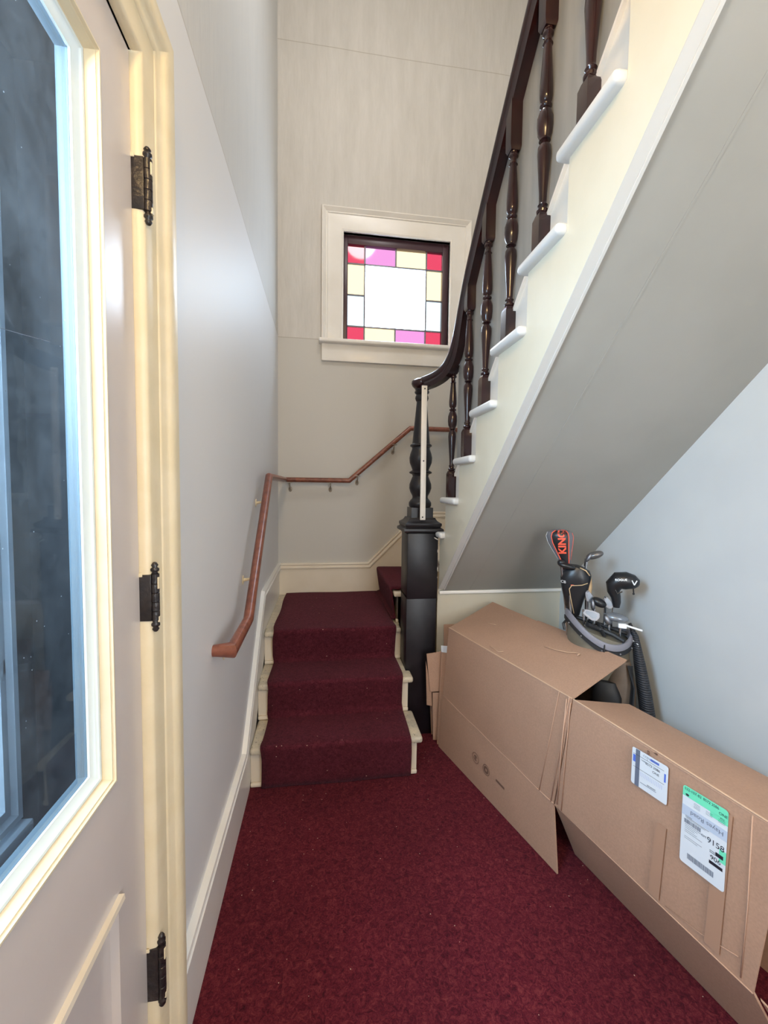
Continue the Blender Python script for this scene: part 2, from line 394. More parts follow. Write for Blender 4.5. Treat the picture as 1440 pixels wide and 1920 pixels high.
def rel(p, parts):
    """shift children so that their world position is kept when the parent sits at p"""
def mould(mb, pts, n, prof, closed=False):
    """sweep a moulding profile [(in-plane offset, height)] along a polyline lying in a plane with normal n"""
    pts = [V(p) for p in pts]; n = V(n); N_ = len(pts); rings = []
    for i in range(N_):
        ds = []
        if i > 0 or closed: ds.append((pts[i]-pts[i-1]).normalized())
        if i < N_-1 or closed: ds.append((pts[(i+1) % N_]-pts[i]).normalized())
        ps = [n.cross(d) for d in ds]
        p = ps[0] if len(ps) == 1 else (ps[0]+ps[1])/(1+ps[0].dot(ps[1]))
        rings.append([pts[i]+p*o+n*h for o, h in prof])
    if closed: rings.append(rings[0])
    return mb.quadmesh(rings, close_u=False, cap=False, smooth=False)

XL, XR, YB, ZC = -.368, 1.5, 3.5, 5.7
T = .12
# ------------------------------------------------------------ the room
MB().box((XL-.02, -1.6, -.1), (XR+.02, YB+.02, 0)).done('floor', 'carpet', kind='structure', label='burgundy speckled hall carpet')
MB().box((XL-T, -1.72, ZC), (2.7+T, YB+T, ZC+.1)).done('ceiling', 'wall_right', kind='structure')
wb = MB()   # back wall round the window opening
wx0, wx1, wz0, wz1 = .15, 1.035, 2.69, 3.56
for a, b in (((XL-T, 0), (wx0, ZC)), ((wx1, 0), (2.7, ZC)), ((wx0, 0), (wx1, wz0)), ((wx0, wz1), (wx1, ZC))):
    wb.box((a[0], YB, a[1]), (b[0], YB+T, b[1]))
wb.done('wall_back', 'wall_back', kind='structure', label='taupe back wall, smooth paint below and streaky painted wallpaper above')
dy0, dy1, dz1 = -.02, .905, 2.327
wl = MB()
for a, b in (((-1.72, 0), (dy0, ZC)), ((dy1, 0), (YB, ZC)), ((dy0, dz1), (dy1, ZC))):
    wl.box((XL-T, a[0], a[1]), (XL, b[0], b[1]))
wl.done('wall_left', 'wall_left', kind='structure', label='pale grey satin wall on the left of the stairs')
XU = 2.7
MB().box((XU, -1.72, 3.3), (XU+T, YB+T, ZC)).done('wall_upper', 'wall_right', kind='structure')
MB().box((XR+T, -1.72, 3.3), (XU, YB, 3.4)).done('floor_upper', 'wall_right', kind='structure')
MB().box((XR, -1.72, 0), (XR+T, YB, 3.4)).done('wall_right', 'wall_right', kind='structure', label='pale blue grey wall under the sloping soffit')
wf = MB()
for a, b in (((XL, 0), (2.7, ZC)),):
    wf.box((a[0], -1.72, a[1]), (b[0], -1.6, b[1]))
wf.done('wall_front', 'wall_right', kind='structure')
# partition behind the balusters, closing off the upper flight
def flight(Y): return 1.455+.8935*(2.34-Y)
MB().prism([(.7465, 2.30, 1.44), (.7465, 2.30, 2.185), (.7465, 2.23, 2.28), (.7465, 2.15, 2.44), (.7465, 2.04, 2.59), (.7465, 1.70, 2.925), (.7465, .60, 3.945), (.7465, .30, 4.22), (.7535, .30, 3.25)], (.02, 0, 0)).done('wall_stair', 'partition', kind='structure', label='grey partition panel closing the balustrade behind the balusters')
# wall closing the cupboard space under the landing
MB().box((.692, 2.45, 0), (XR, 2.51, 1.0)).done('wall_understair', 'understair', kind='structure', label='cream wall under the soffit behind the boxes')
MB().box((.70, 2.434, .862), (XR, 2.452, .882), .004).done('trim_3', 'trim_white', kind='structure', label='thin white bead where wall meets soffit')
# vestibule beyond the glazed door
vx = -1.02
vb = MB()
vb.box((vx-.1, 1.62, 0), (XL-T, 1.70, 3)); vb.box((vx-.1, -1.7, 0), (XL-T, -1.62, 3)); vb.box((vx-.1, -1.7, 2.9), (XL-T, 1.7, 3)); vb.box((vx-.1, -1.7, -.1), (XL-T, 1.7, 0))
for a, b in (((-1.62, 0), (.9, .36)), ((-1.62, 2.5), (1.48, 2.9)), ((1.48, 0), (1.62, 2.9)), ((.9, 0), (1.48, .36))):
    vb.box((vx-.08, a[0], a[1]), (vx, b[0], b[1]))
vb.box((XL-T-.01, .91, 0), (XL-T-.004, 1.62, 2.9)); vb.box((XL-T-.01, -1.62, 0), (XL-T-.004, -.05, 2.9))
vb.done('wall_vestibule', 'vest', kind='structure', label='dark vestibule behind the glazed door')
w2 = empty('window_2', (vx, 0, 0), kind='structure')
f = MB()
mould(f, [(.01, -1.62, .40), (.01, 1.48, .40), (.01, 1.48, 2.46), (.01, -1.62, 2.46)], (1, 0, 0), [(0, 0), (0, .03), (.02, .03), (.03, .015), (.055, .015), (.06, .03), (.075, .03), (.08, 0)], True)
for y in (-1.0, -.3, .4, 1.0): f.box((-.01, y-.02, .4), (.02, y+.02, 2.46))
f.box((-.01, -1.62, .90), (.025, 1.48, .945)); f.box((-.01, -1.62, 1.6), (.02, 1.48, 1.63))
f.box((-.02, -1.62, .34), (.06, 1.5, .38), .006)
f.done('window_frame', 'vest_trim', w2)
q = MB(); bm = q.bm
bm.faces.new([bm.verts.new(p) for p in ((-.03, -1.62, .36), (-.03, 1.48, .36), (-.03, 1.48, 2.5), (-.03, -1.62, 2.5))])
q.done('glass_pane', 'g_dim', w2, label='outer window pane tinted dark to dim the sky')

# ------------------------------------------------------------ window_1: stained glass
w1 = empty('window_1', (0, YB, 0), kind='structure')
w1['label'] = 'small stained glass window in a white casing above the landing'
f = MB()
mould(f, [(wx0, 0, wz0-.01), (wx0, 0, wz1), (wx1, 0, wz1), (wx1, 0, wz0-.01)], (0, -1, 0),
      [(0, -.03), (0, .018), (.012, .024), (.02, .018), (.125, .018), (.13, .026), (.140, .022), (.150, .032), (.163, .044), (.172, .040), (.175, .03), (.175, 0)])
f.done('casing', 'trim_white', w1)
MB().box((-.045, -.075, 2.665), (1.235, .05, 2.697), .012, 4).done('window_sill', 'trim_white', w1)
MB().box((-.022, -.028, 2.53), (1.212, 0, 2.666), .004).done('apron', 'trim_white', w1)
f = MB()
for a, b in (((wx0, wz0), (.187, wz1)), ((.985, wz0), (wx1, wz1)), ((.187, 3.492), (.985, wz1)), ((.187, wz0), (.985, 2.708))):
    f.box((a[0], .03, a[1]), (b[0], .075, b[1]), .003)
f.done('sash', 'sash', w1)
# came grid
gx = [.187, .328, .588, .848, .985]; gz = [2.708, 2.842, 3.095, 3.345, 3.492]
f = MB(); cw = .006
for x in (gx[1], gx[3]): f.box((x-cw, .045, gz[0]), (x+cw, .058, gz[4]), .002)
for z in (gz[1], gz[3]): f.box((gx[0], .045, z-cw), (gx[4], .058, z+cw), .002)
for z0, z1 in ((gz[0], gz[1]), (gz[3], gz[4])): f.box((gx[2]-cw, .045, z0), (gx[2]+cw, .058, z1), .002)
for x0, x1 in ((gx[0], gx[1]), (gx[3], gx[4])): f.box((x0, .045, gz[2]-cw), (x1, .058, gz[2]+cw), .002)
f.done('lead_came', 'lead', w1)
P_ = [(0, 1, 0, 1, 'g_red', 'red'), (3, 4, 0, 1, 'g_red', 'red'), (0, 1, 3, 4, 'g_red', 'red'), (3, 4, 3, 4, 'g_red', 'red'),
      (1, 2, 3, 4, 'g_pink', 'pink'), (2, 3, 3, 4, 'g_yellow', 'yellow'), (1, 2, 0, 1, 'g_yellow', 'yellow'), (2, 3, 0, 1, 'g_pink', 'pink'),
      (0, 1, 2, 3, 'g_yellow', 'yellow'), (3, 4, 2, 3, 'g_yellow', 'yellow'), (0, 1, 1, 2, 'g_blue', 'pale blue'), (3, 4, 1, 2, 'g_blue', 'pale blue'),
      (1, 3, 1, 3, 'g_clear', 'large clear')]
for a, b, c, d, m_, nm in P_:
    q = MB(); bm = q.bm
    vs = [bm.verts.new(p) for p in ((gx[a], .052, gz[c]), (gx[b], .052, gz[c]), (gx[b], .052, gz[d]), (gx[a], .052, gz[d]))]; bm.faces.new(vs)
    q.done('glass_pane', m_, w1, label=nm+' glass pane')

# ------------------------------------------------------------ door_1 in the left wall
DX = -.370
d1 = empty('door_1', (DX, 0, 0), kind='structure')
d1['label'] = 'putty coloured door with one tall glass pane and black hinges'
ga, gb, gc, gd = .10, .788, .966, 2.214    # outer edge of the glass moulding: y0, y1, z0, z1
f = MB()
for a, b in (((0, 0), (ga, dz1-.004)), ((gb, 0), (.901, dz1-.004)), ((ga, gd), (gb, dz1-.004)), ((ga, .746), (gb, gc)), ((ga, 0), (gb, .10))):
    f.box((-.048, a[0], a[1]), (0, b[0], b[1]))
f.box((-.030, ga, .10), (-.016, gb, .746))
f.done('door_leaf', 'door', d1)
f = MB()   # bolection round the glass; stepping back to the pane
loop = [(0, ga, gc), (0, gb, gc), (0, gb, gd), (0, ga, gd)]
mould(f, loop, (1, 0, 0), [(0, 0), (0, .003), (.004, .0035), (.006, -.001), (.008, -.001), (.013, -.015), (.014, -.0155)], True)
f.done('glass_moulding', 'trim_old', d1)
f = MB()
mould(f, loop, (1, 0, 0), [(.0335, -.0285), (.0335, -.025), (.022, -.0205), (.019, -.016), (.0145, -.0155), (.014, -.020)], True)
f.done('glazing_bead', 'bead_white', d1)
f = MB(); mould(f, loop, (1, 0, 0), [(.0, -.050), (.028, -.050), (.031, -.046), (.031, -.038), (.034, -.036), (.034, -.0285)], True); f.done('outer_glazing_bead', 'outer_paint', d1, label='blue grey bead behind the glass')
q = MB(); bm = q.bm; e_ = .034
bm.faces.new([bm.verts.new(p) for p in ((-.0285, ga+e_, gc+e_), (-.0285, gb-e_, gc+e_), (-.0285, gb-e_, gd-e_), (-.0285, ga+e_, gd-e_))])
q.done('glass_pane', 'glass', d1, label='tall dusty glass pane with small white specks')
t_ = MB(); t_.tube([(-.027, .534, 1.705), (-.027, .552, 1.695), (-.027, .590, 1.692), (-.027, .640, 1.700), (-.027, .688, 1.708)], .00035, 5); t_.done('hair', 'ink_grey', d1, label='pale hair stuck to the glass')
f = MB()
mould(f, [(0, gb+.002, .748), (0, ga, .748)], (1, 0, 0), [(0, 0), (0, .010), (.010, .011), (.016, .006), (.020, -.004), (.022, -.018)])
f.box((-.003, gb-.012, .10), (.003, gb, .735), .002) if False else None
f.done('panel_moulding', 'trim', d1)
# hinges: leaf, knuckle, finials with paint left on them
for zc, h in ((2.086, .098), (1.270, .096), (.447, .118)):
    hg = empty('hinge'); hg.parent = d1; hg.location = (.026, .912, zc)
    hg['label'] = 'black iron hinge with old cream paint on it'
    f = MB(); f.box((-.032, -.0105, -h/2), (-.004, -.0035, h/2), .001); f.done('hinge_leaf', 'iron', hg)
    f = MB(); r = .0085
    prof = [(-h/2, r)]
    for k in range(1, 5): prof += [(-h/2+h*k/5-.001, r), (-h/2+h*k/5, r*.86), (-h/2+h*k/5+.001, r)]
    prof += [(h/2, r)]
    f.lathe(0, 0, prof, 14); f.done('knuckle', 'iron', hg)
    f = MB()
    for s_ in (1, -1):
        z0 = s_*h/2
        f.lathe(0, 0, [(z0, .0075), (z0+s_*0.0043, .005), (z0+s_*0.0072, .0085), (z0+s_*0.0115, .0085), (z0+s_*0.0144, .0045), (z0+s_*0.0187, .007), (z0+s_*0.0238, .004), (z0+s_*0.0252, .001)], 12)
    f.done('finial', 'iron', hg)
    f = MB(); f.box((.0065, -.006, h/2-.030), (.0093, .000, h/2-.006), .0008); f.box((.0055, -.004, -h/2-.004), (.0092, .005, -h/2+.008), .001)
    f.box((-.033, -.0125, h/2-.004), (-.020, -.0095, h/2+.004), .001)
    f.done('paint_patch', 'trim_old', hg)
# casing round the door
f = MB()
path = [(XL, dy1-.001, 0), (XL, dy1-.001, dz1), (XL, dy0, dz1), (XL, dy0, 0)]
f2 = [(XL, p[1], p[2]) for p in path][::-1]
mould(f, f2, (1, 0, 0), [(0, -.045), (0, .004), (.002, .015), (.008, .020), (.058, .020), (.062, .024), (.068, .026), (.074, .034), (.086, .042), (.104, .044), (.118, .040), (.124, .030), (.125, 0)][::1])
f.done('trim_1', 'trim_old', kind='structure', label='cream moulded casing round the glazed door')

# ------------------------------------------------------------ baseboards
cap_p = [(0, 0), (0, .020), (-.008, .020), (-.012, .012), (-.022, .012), (-.028, .018), (-.040, .018), (-.044, .010), (-.050, .010)]
cap_n = [(-o, h) for o, h in cap_p]
b = MB()
top = [(1.035, .268), (1.93, .268), (2.56, .872), (3.5, .875)]
low = [(3.5, .55), (2.7, .55), (2.57, .45), (2.31, .25), (2.06, .0), (1.035, 0)]
b.prism([(XL, y, z) for y, z in top+low], (.012, 0, 0))
mould(b, [(XL, y, z) for y, z in top], (1, 0, 0), [(.003, 0), (.003, .022), (-.008, .024), (-.014, .018), (-.024, .018), (-.030, .024), (-.040, .024), (-.046, .014), (-.052, .012)])
b.done('baseboard_left', 'trim_white', kind='structure', label='white baseboard climbing the left wall beside the steps')
b = MB()
top = [(XL, .873), (.372, .873), (.805, 1.305), (XR, 1.305)]
b.prism([(x, YB, z) for x, z in top+[(XR, .9), (.8, .9), (.5, .58), (XL, .58)]], (0, -.014, 0))
mould(b, [(x, YB, z) for x, z in top], (0, -1, 0), [(.003, 0), (.003, .022), (-.008, .024), (-.014, .018), (-.024, .018), (-.030, .024), (-.040, .024), (-.046, .014), (-.052, .012)])
b.done('baseboard_back', 'trim', kind='structure', label='cream baseboard stepping up along the back wall')
b = MB()
yy = lambda y: flight(y)+.075
b.prism([(.7465, 2.29, yy(2.29)), (.7465, .30, yy(.30)), (.7465, .30, yy(.30)-.20), (.7465, 2.29, yy(2.29)-.16)], (-.004, 0, 0))
b.prism([(.7465, 2.29, yy(2.29)+.014), (.7465, .30, yy(.30)+.014), (.7465, .30, yy(.30)), (.7465, 2.29, yy(2.29))], (-.016, 0, 0))
b.done('baseboard_stair', 'trim_white', kind='structure', label='white skirt along the partition behind the balusters')

# ------------------------------------------------------------ lower staircase
RZ = .2055
st = empty('staircase', (.07, 2.06, 0), label='short cream painted flight of three steps up to the landing, with plum runner on it', cat='staircase')
def sub(mb, off=(.07, 2.06, 0)):
    bmesh.ops.translate(mb.bm, verts=mb.bm.verts, vec=-V(off)); return mb
yn = [2.06, 2.31, 2.57]
x0 = XL+.013
for k in range(3):
    z = RZ*(k+1); t = MB()
    x1 = .52 if k < 2 else .494
    yend = (yn[k+1]+.03) if k < 2 else 3.484
    if k == 1: t.box((x0, yn[k], z-.034), (x1, 2.415, z), .013, 4); t.box((x0, 2.41, z-.034), (.492, yend, z-.0005))
    elif k == 2: t.box((x0, yn[k], z-.034), (.494, 2.7, z), .013, 4); t.box((x0, 2.65, z-.034), (.494, yend, z-.0003))
    else: t.box((x0, yn[k], z-.034), (x1, yend-.004, z), .013, 4)
    sub(t).done('tread', 'worn', st, label='worn cream tread' if k < 2 else 'worn cream landing board')
    t = MB(); t.box((x0, yn[k]+.03, z-RZ), (.494, yn[k]+.048, z-.034)); t.box((x0, yn[k]+.012, z-RZ+.001), (.494, yn[k]+.03, z-RZ+.022), .006, 3)
    sub(t).done('riser', 'trim', st)
t = MB(); t.prism([(.494, 2.10, 0), (.494, 2.10, .17), (.494, 2.345, .17), (.494, 2.345, .375), (.494, 2.415, .375), (.494, 2.415, 0)], (-.016, 0, 0))
sub(t).done('side_panel', 'trim', st)
# turning steps beyond the newel
tn = empty('turning_steps', (.6, 3.0, .6), label='cream winder steps turning right from the landing behind the newel post', cat='steps')
def sub2(mb): return sub(mb, (.6, 3.0, .6))
t = MB(); t.box((.462, 2.665, .788), (.80, 3.484, .822), .013, 4); sub2(t).done('tread', 'trim', tn)
t = MB(); t.box((.492, 2.685, .6165), (.51, 3.484, .788)); t.box((.492, 2.685, .6165), (.80, 2.70, .788)); t.box((.476, 2.672, .6165), (.494, 2.70, .638), .006, 3); sub2(t).done('riser', 'trim', tn)
t = MB(); t.box((.76, 2.63, .994), (XR, 3.484, 1.028), .01, 3); sub2(t).done('tread', 'trim', tn)
t = MB(); t.box((.79, 2.64, .822), (.81, 3.484, .994)); sub2(t).done('riser', 'trim', tn)

# ------------------------------------------------------------ carpet runner
def smooth_poly(pts, r=.02, seg=5):
    out = [V(pts[0])]
    for i in range(1, len(pts)-1):
        p, a, b = V(pts[i]), V(pts[i-1]), V(pts[i+1])
        da, db = (a-p), (b-p); ra = min(r, da.length*.45, db.length*.45)
        q0 = p+da.normalized()*ra; q1 = p+db.normalized()*ra
        for k in range(seg+1):
            u = k/seg; out.append(q0*(1-u)**2+p*2*u*(1-u)+q1*u*u)
    out.append(V(pts[-1])); return out
def runner_strip(pts, xa, xb, r, wob=.003, nx=14):
    P = smooth_poly(pts, r); # subdivide
    Q = [P[0]]
    for a, c in zip(P[:-1], P[1:]):
        m = max(1, int((c-a).length/.03))
        for k in range(1, m+1): Q.append(a.lerp(c, k/m))
    return Q
mb = MB()
pts = [(2.062, .003), (2.050, .16), (2.042, .218), (2.085, .221), (2.31, .222), (2.324, .25), (2.303, .38), (2.292, .424), (2.335, .427), (2.56, .428), (2.578, .455), (2.560, .59), (2.552, .630), (2.60, .631), (3.475, .629)]
Q = runner_strip([(p[0], p[1], 0) for p in pts], 0, 0, .028)
rings = []
for i, q in enumerate(Q):
    y, z = q.x, q.y
    xa = -.300+.004*math.sin(i*.31); xb = .456+.003*math.sin(i*.23+1) - (.0 if z < .62 else 0)
    row = []
    for k in range(17):
        u = k/16; sag = .0025*math.sin(u*9+i*.2)
        row.append((xa+(xb-xa)*u, y+sag*.5, z+sag*.5))
    rings.append(row)
mb.quadmesh(rings, close_u=False, cap=False)
run = mb.done('stair_runner', 'runner', label='plum carpet runner laid over the three lower steps and landing', cat='carpet', fix=True)
so = run.modifiers.new('thick', 'SOLIDIFY'); so.thickness = .007; so.offset = 0
mb = MB()
pts = [(.452, .6340), (.478, .640), (.470, .68), (.452, .80), (.448, .838), (.49, .838), (.80, .834)]
Q = runner_strip([(p[0], p[1], 0) for p in pts], 0, 0, .022)
rings = [[(q.x, 2.70+(3.470-2.70)*k/12 - (.01 if k == 0 else 0)*math.sin(i*.5), q.y+.0015*math.sin(k*1.1)) for k in range(13)] for i, q in enumerate(Q)]
mb.quadmesh(rings, close_u=False, cap=False)
r2 = mb.done('stair_carpet', 'runner', label='plum carpet wrapped over the first turning step beside the newel post', cat='carpet')
so = r2.modifiers.new('thick', 'SOLIDIFY'); so.thickness = .007; so.offset = 0

# ------------------------------------------------------------ upper staircase
up = empty('upper_staircase', (.69, 2.4, 0), label='white painted upper flight rising over the boxes with grey sloping underside', cat='staircase')
def sub3(mb): return sub(mb, (.69, 2.4, 0))
KN = 10
yk = [2.34-.23*k for k in range(-1, KN)]; zk = [1.455+RZ*k for k in range(-1, KN)]
def bot(Y): return .917+.8924*(2.40-Y)
poly = [(2.415, bot(2.415)), (2.415, zk[0]-.03)]
for i in range(1, len(yk)):
    yr = yk[i]-.03
    if i == 1: poly += [(yr, zk[0]-.03)] if yr < 2.415 else []
    else: poly += [(yr, zk[i-1]-.03)]
    poly += [(yr, zk[i]-.03)]
poly += [(yk[-1]-.26, zk[-1]-.03), (yk[-1]-.26, bot(yk[-1]-.26))]
t = MB(); t.prism([(.69, y, z) for y, z in poly], (.028, 0, 0)); sub3(t).done('stringer', 'stringer', up)
for i in range(len(yk)):
    y0_ = yk[i]-.258; y1_ = yk[i]; t = MB()
    if i == 0: y1_ = 2.417
    t.box((.660, y0_, zk[i]-.034), (XR-.012, y1_, zk[i]), .014, 4); sub3(t).done('tread', 'nosing', up)
    if i:
        t = MB(); t.box((.70, yk[i]-.03-.012, zk[i-1]), (XR-.012, yk[i]-.03, zk[i]-.034)); sub3(t).done('riser', 'trim_white', up)
# fascia strip and bead under the stringer, then the soffit panel
ya, yb_ = 2.415, yk[-1]-.26
def slope_slab(xa, xb, d0, d1, y0=ya, y1=yb_):
    return MB().prism([(xa, y0, bot(y0)+d0), (xa, y1, bot(y1)+d0), (xa, y1, bot(y1)+d1), (xa, y0, bot(y0)+d1)], (xb-xa, 0, 0))
sub3(slope_slab(.690, .722, -.004, .0)).done('fascia', 'fascia', up)
sub3(slope_slab(.720, .728, -.010, .02)).done('bead', 'fascia', up)
sub3(slope_slab(.728, XR, 0.003, .03, 2.45)).done('soffit', 'soffit', up, label='grey painted sloping underside')
sub3(slope_slab(.893, .901, .0015, .006, 2.44)).done('soffit_seam', 'soffit', up)
t = MB().box((.69, -1.6, 3.05), (XR, .06, 3.35)); sub3(t).done('upper_landing', 'soffit', up)

# ------------------------------------------------------------ stair railing: newel post, handrail, balusters
rl = empty('stair_railing', (.59, 2.5, 0), label='dark varnished railing with square newel post, turned balusters and curved handrail', cat='railing')
def sub4(mb): return sub(mb, (.59, 2.5, 0))
nw = empty('newel_post'); nw.parent = rl; nw['label'] = 'black newel post with a square base and turned top'
cx, cyy = .588, 2.515
t = MB(); hw = .094
t.box((cx-hw, cyy-hw, .0), (cx+hw-.004, cyy+hw, .86), .004); t.box((cx-hw, cyy-hw-.004, .84), (cx+hw, cyy+hw, 1.262), .006)
sub4(t).done('post_base', 'newel', nw)
def sq(t, prof, c=(cx, cyy)):
    t.quadmesh([[(c[0]+sx*h, c[1]+sy*h, z) for sx, sy in ((-1, -1), (1, -1), (1, 1), (-1, 1))] for z, h in prof], smooth=False)
t = MB()
sq(t, [(1.232, .094), (1.240, .104), (1.246, .118), (1.254, .121), (1.264, .118), (1.268, .110), (1.274, .104), (1.282, .110), (1.296, .110), (1.302, .100), (1.310, .088), (1.322, .080), (1.328, .078)])
sub4(t).done('post_cap', 'newel', nw)
t = MB(); sq(t, [(1.318, .0665), (1.388, .0665)])
prof = [(1.386, .050), (1.390, .064), (1.400, .069), (1.418, .069), (1.432, .060), (1.442, .050), (1.452, .047), (1.462, .050), (1.480, .060), (1.505, .068), (1.530, .067), (1.560, .056), (1.580, .048), (1.590, .052), (1.597, .068), (1.604, .070), (1.610, .060), (1.616, .050), (1.630, .055), (1.660, .067), (1.690, .070), (1.715, .065), (1.745, .054), (1.755, .056), (1.762, .067), (1.770, .065), (1.776, .054), (1.80, .052), (1.86, .046), (1.95, .038), (2.03, .031), (2.036, .036), (2.050, .041), (2.064, .038), (2.072, .033), (2.080, .042), (2.088, .045), (2.096, .040), (2.106, .042), (2.125, .046)]
t.lathe(cx, cyy, prof, 32); sub4(t).done('turned_shaft', 'newel', nw)
t = MB(); t.box((.562, 2.398, 1.318), (.594, 2.409, 2.10), .002)
me_rot = Matrix.Translation(V((.578, 2.40, 1.7))) @ Matrix.Rotation(math.radians(-.2), 4, 'Y') @ Matrix.Translation(-V((.578, 2.40, 1.7)))
bmesh.ops.transform(t.bm, matrix=me_rot, verts=t.bm.verts)
sub4(t).done('batten', 'trim_white', nw, label='narrow cream batten screwed to the front of the newel')
t = MB()
for z in (2.082, 1.665, 1.335): t.lathe(.578, 2.3975, [(z-.004, .001), (z-.003, .004), (z+.003, .004), (z+.004, .001)], 8)
sub4(t).done('screw', 'iron', nw)
t = MB(); t.ell((.668, 2.418, 1.205), (.016, .003, .004), Matrix.Rotation(.5, 3, 'Y')); t.ell((.679, 2.42, 1.13), (.003, .003, .012)); t.ell((.680, 2.42, 1.02), (.003, .002, .018)); t.ell((.679, 2.42, .97), (.003, .002, .008))
sub4(t).done('paint_chip', 'trim_white', nw)

# handrail
def sweep(path, prof, up_=(0, 0, 1)):
    R = []
    P = [V(p) for p in path]
    for i, p in enumerate(P):
        d = (P[min(i+1, len(P)-1)]-P[max(i-1, 0)]).normalized()
        a = d.cross(V(up_)).normalized(); b_ = a.cross(d).normalized()
        R.append([p+a*u+b_*v for u, v in prof])
    return R
hp = [(.588, 2.50, 2.142), (.600, 2.46, 2.142), (.628, 2.41, 2.146), (.662, 2.36, 2.162), (.690, 2.315, 2.193), (.708, 2.275, 2.240), (.718, 2.238, 2.300), (.723, 2.200, 2.375), (.725, 2.155, 2.455), (.725, 2.10, 2.535), (.725, 2.04, 2.605), (.725, 1.95, 2.70), (.725, 1.70, 2.945), (.725, 1.457, 3.18), (.725, 1.10, 3.515), (.725, .60, 3.965), (.725, .30, 4.24)]
def catmull(P, m=5):
    P = [V(p) for p in P]; out = []
    for i in range(len(P)-1):
        p0, p1, p2, p3 = P[max(i-1, 0)], P[i], P[i+1], P[min(i+2, len(P)-1)]
        for k in range(m):
            u = k/m; out.append(.5*((2*p1)+(p2-p0)*u+(2*p0-5*p1+4*p2-p3)*u*u+(-p0+3*p1-3*p2+p3)*u**3))
    out.append(P[-1]); return out
prof = [(0, .026), (.016, .024), (.027, .016), (.031, .004), (.029, -.006), (.024, -.011), (.024, -.016), (.027, -.022), (.022, -.032), (.019, -.044), (-.019, -.044), (-.022, -.032), (-.027, -.022), (-.024, -.016), (-.024, -.011), (-.029, -.006), (-.031, .004), (-.027, .016), (-.016, .024)]
prof = [(a*1.12, b_*1.12) for a, b_ in prof]
t = MB(); t.quadmesh(sweep(catmull(hp[:11], 4)+[V(p) for p in hp[11:]], prof))
t.lathe(cx, cyy-.005, [(2.104, .040), (2.112, .050), (2.122, .060), (2.136, .066), (2.150, .064), (2.160, .052), (2.165, .030), (2.166, .004)], 28)
sub4(t).done('handrail', 'dark', rl)

# balusters
def baluster(y, z0, neck, rail):
    t = MB(); x = .725; h = .0235
    t.quadmesh([[(x+sx*hh, y+sy*hh, z0+z) for sx, sy in ((-1, -1), (1, -1), (1, 1), (-1, 1))] for z, hh in ((0, h), (.135, h), (.152, h*.72))], smooth=False)
    b0, b1 = .395, .495
    pr = [(.150, .012), (.156, .019), (.163, .020), (.168, .014), (.174, .013), (.180, .017), (.186, .0125), (.192, .0125),
          (.22, .0135), (.29, .0185), (.345, .0225), (.368, .021), (.378, .014), (.384, .012), (.388, .019), (.392, .017),
          (.398, .018), (.410, .0235), (.435, .0265), (.462, .0255), (.482, .019), (.490, .014), (.494, .019), (.499, .020), (.503, .013), (.508, .013), (.514, .019)]
    top0 = .530; L_ = neck-.05-top0
    pr += [(top0, .0215), (top0+L_*.15, .0215), (top0+L_*.5, .0185), (top0+L_, .0135)]
    pr += [(neck-.046, .017), (neck-.042, .0135), (neck-.030, .0115), (neck-.022, .012), (neck-.016, .018), (neck-.009, .018), (neck-.004, .015), (neck, .016)]
    t.lathe(x, y, [(z0+a, r) for a, r in pr], 18)
    q = [(0, h*.75), (.014, h), (rail-neck, h)]
    t.quadmesh([[(x+sx*hh, y+sy*hh, z0+neck+z) for sx, sy in ((-1, -1), (1, -1), (1, 1), (-1, 1))] for z, hh in q], smooth=False)
    # chamfered facets of the barrel come from the turned profile
    sub4(t).done('baluster', 'dark', rl)
def railz(y):
    for a, b_ in zip(hp[:-1], hp[1:]):
        if b_[1] <= y <= a[1]:
            u = (a[1]-y)/(a[1]-b_[1]); return a[2]+(b_[2]-a[2])*u
    return 4
for k, y in enumerate([2.325, 2.075, 1.848, 1.612, 1.372, 1.128, .905, .675, .445]):
    z0 = 1.455+RZ*k
    rz_ = railz(y-.02)-.035
    nk = min(.738, rz_-z0-.02)
    baluster(y, z0, nk, rz_-z0+.03)

# ------------------------------------------------------------ wall handrail (left wall and back wall)
wh = empty('wall_handrail', (XL, 2.4, 1.2), label='round red brown wooden handrail running up the left wall and along the back wall', cat='handrail')
def sub5(mb): return sub(mb, (XL, 2.4, 1.2))
X_ = -.306; R_ = .0195
t = MB(); t.tube([(XL-.0, 1.452, .945), (X_, 1.452, .945), (X_, 1.765, .952), (X_, 2.44, 1.560), (X_, 3.432, 1.562)], R_, 18); sub5(t).done('rail', 'oak', wh)
t = MB(); Yr = 3.432; t.tube([(X_-.02, Yr, 1.562), (.207, Yr, 1.562), (.708, Yr, 2.002), (XR-.05, Yr, 2.000)], R_, 18); sub5(t).done('rail', 'oak', wh)
def bracket(px, py, pz, wall):
    t = MB()
    n = V((1, 0, 0)) if wall == 'L' else V((0, -1, 0))
    wp = V((XL, py, pz-.075)) if wall == 'L' else V((px, YB, pz-.075))
    t.tube([V((px, py, pz-.018)), V((px, py, pz-.040)), V((px, py, pz-.052))*.5+(wp+n*.02)*.5-V((0, 0, .006)), wp+n*.004], [.006, .0055, .0055, .008], 8)
    t.box(V((px-.02, py-.02, pz-.024)) if wall != 'L' else V((px-.008, py-.02, pz-.024)), V((px+.02, py+.02, pz-.018)) if wall != 'L' else V((px+.008, py+.02, pz-.018)))
    a = V((0, 1, 0)) if wall == 'L' else V((1, 0, 0))
    t.ell(wp+n*.002, (.004, .015, .022) if wall == 'L' else (.015, .004, .022))
    sub5(t).done('bracket', 'trim_old' if wall == 'L' else 'wall_br', wh)
M['wall_br'] = simple('painted bracket', lin(150, 138, 122), .4)
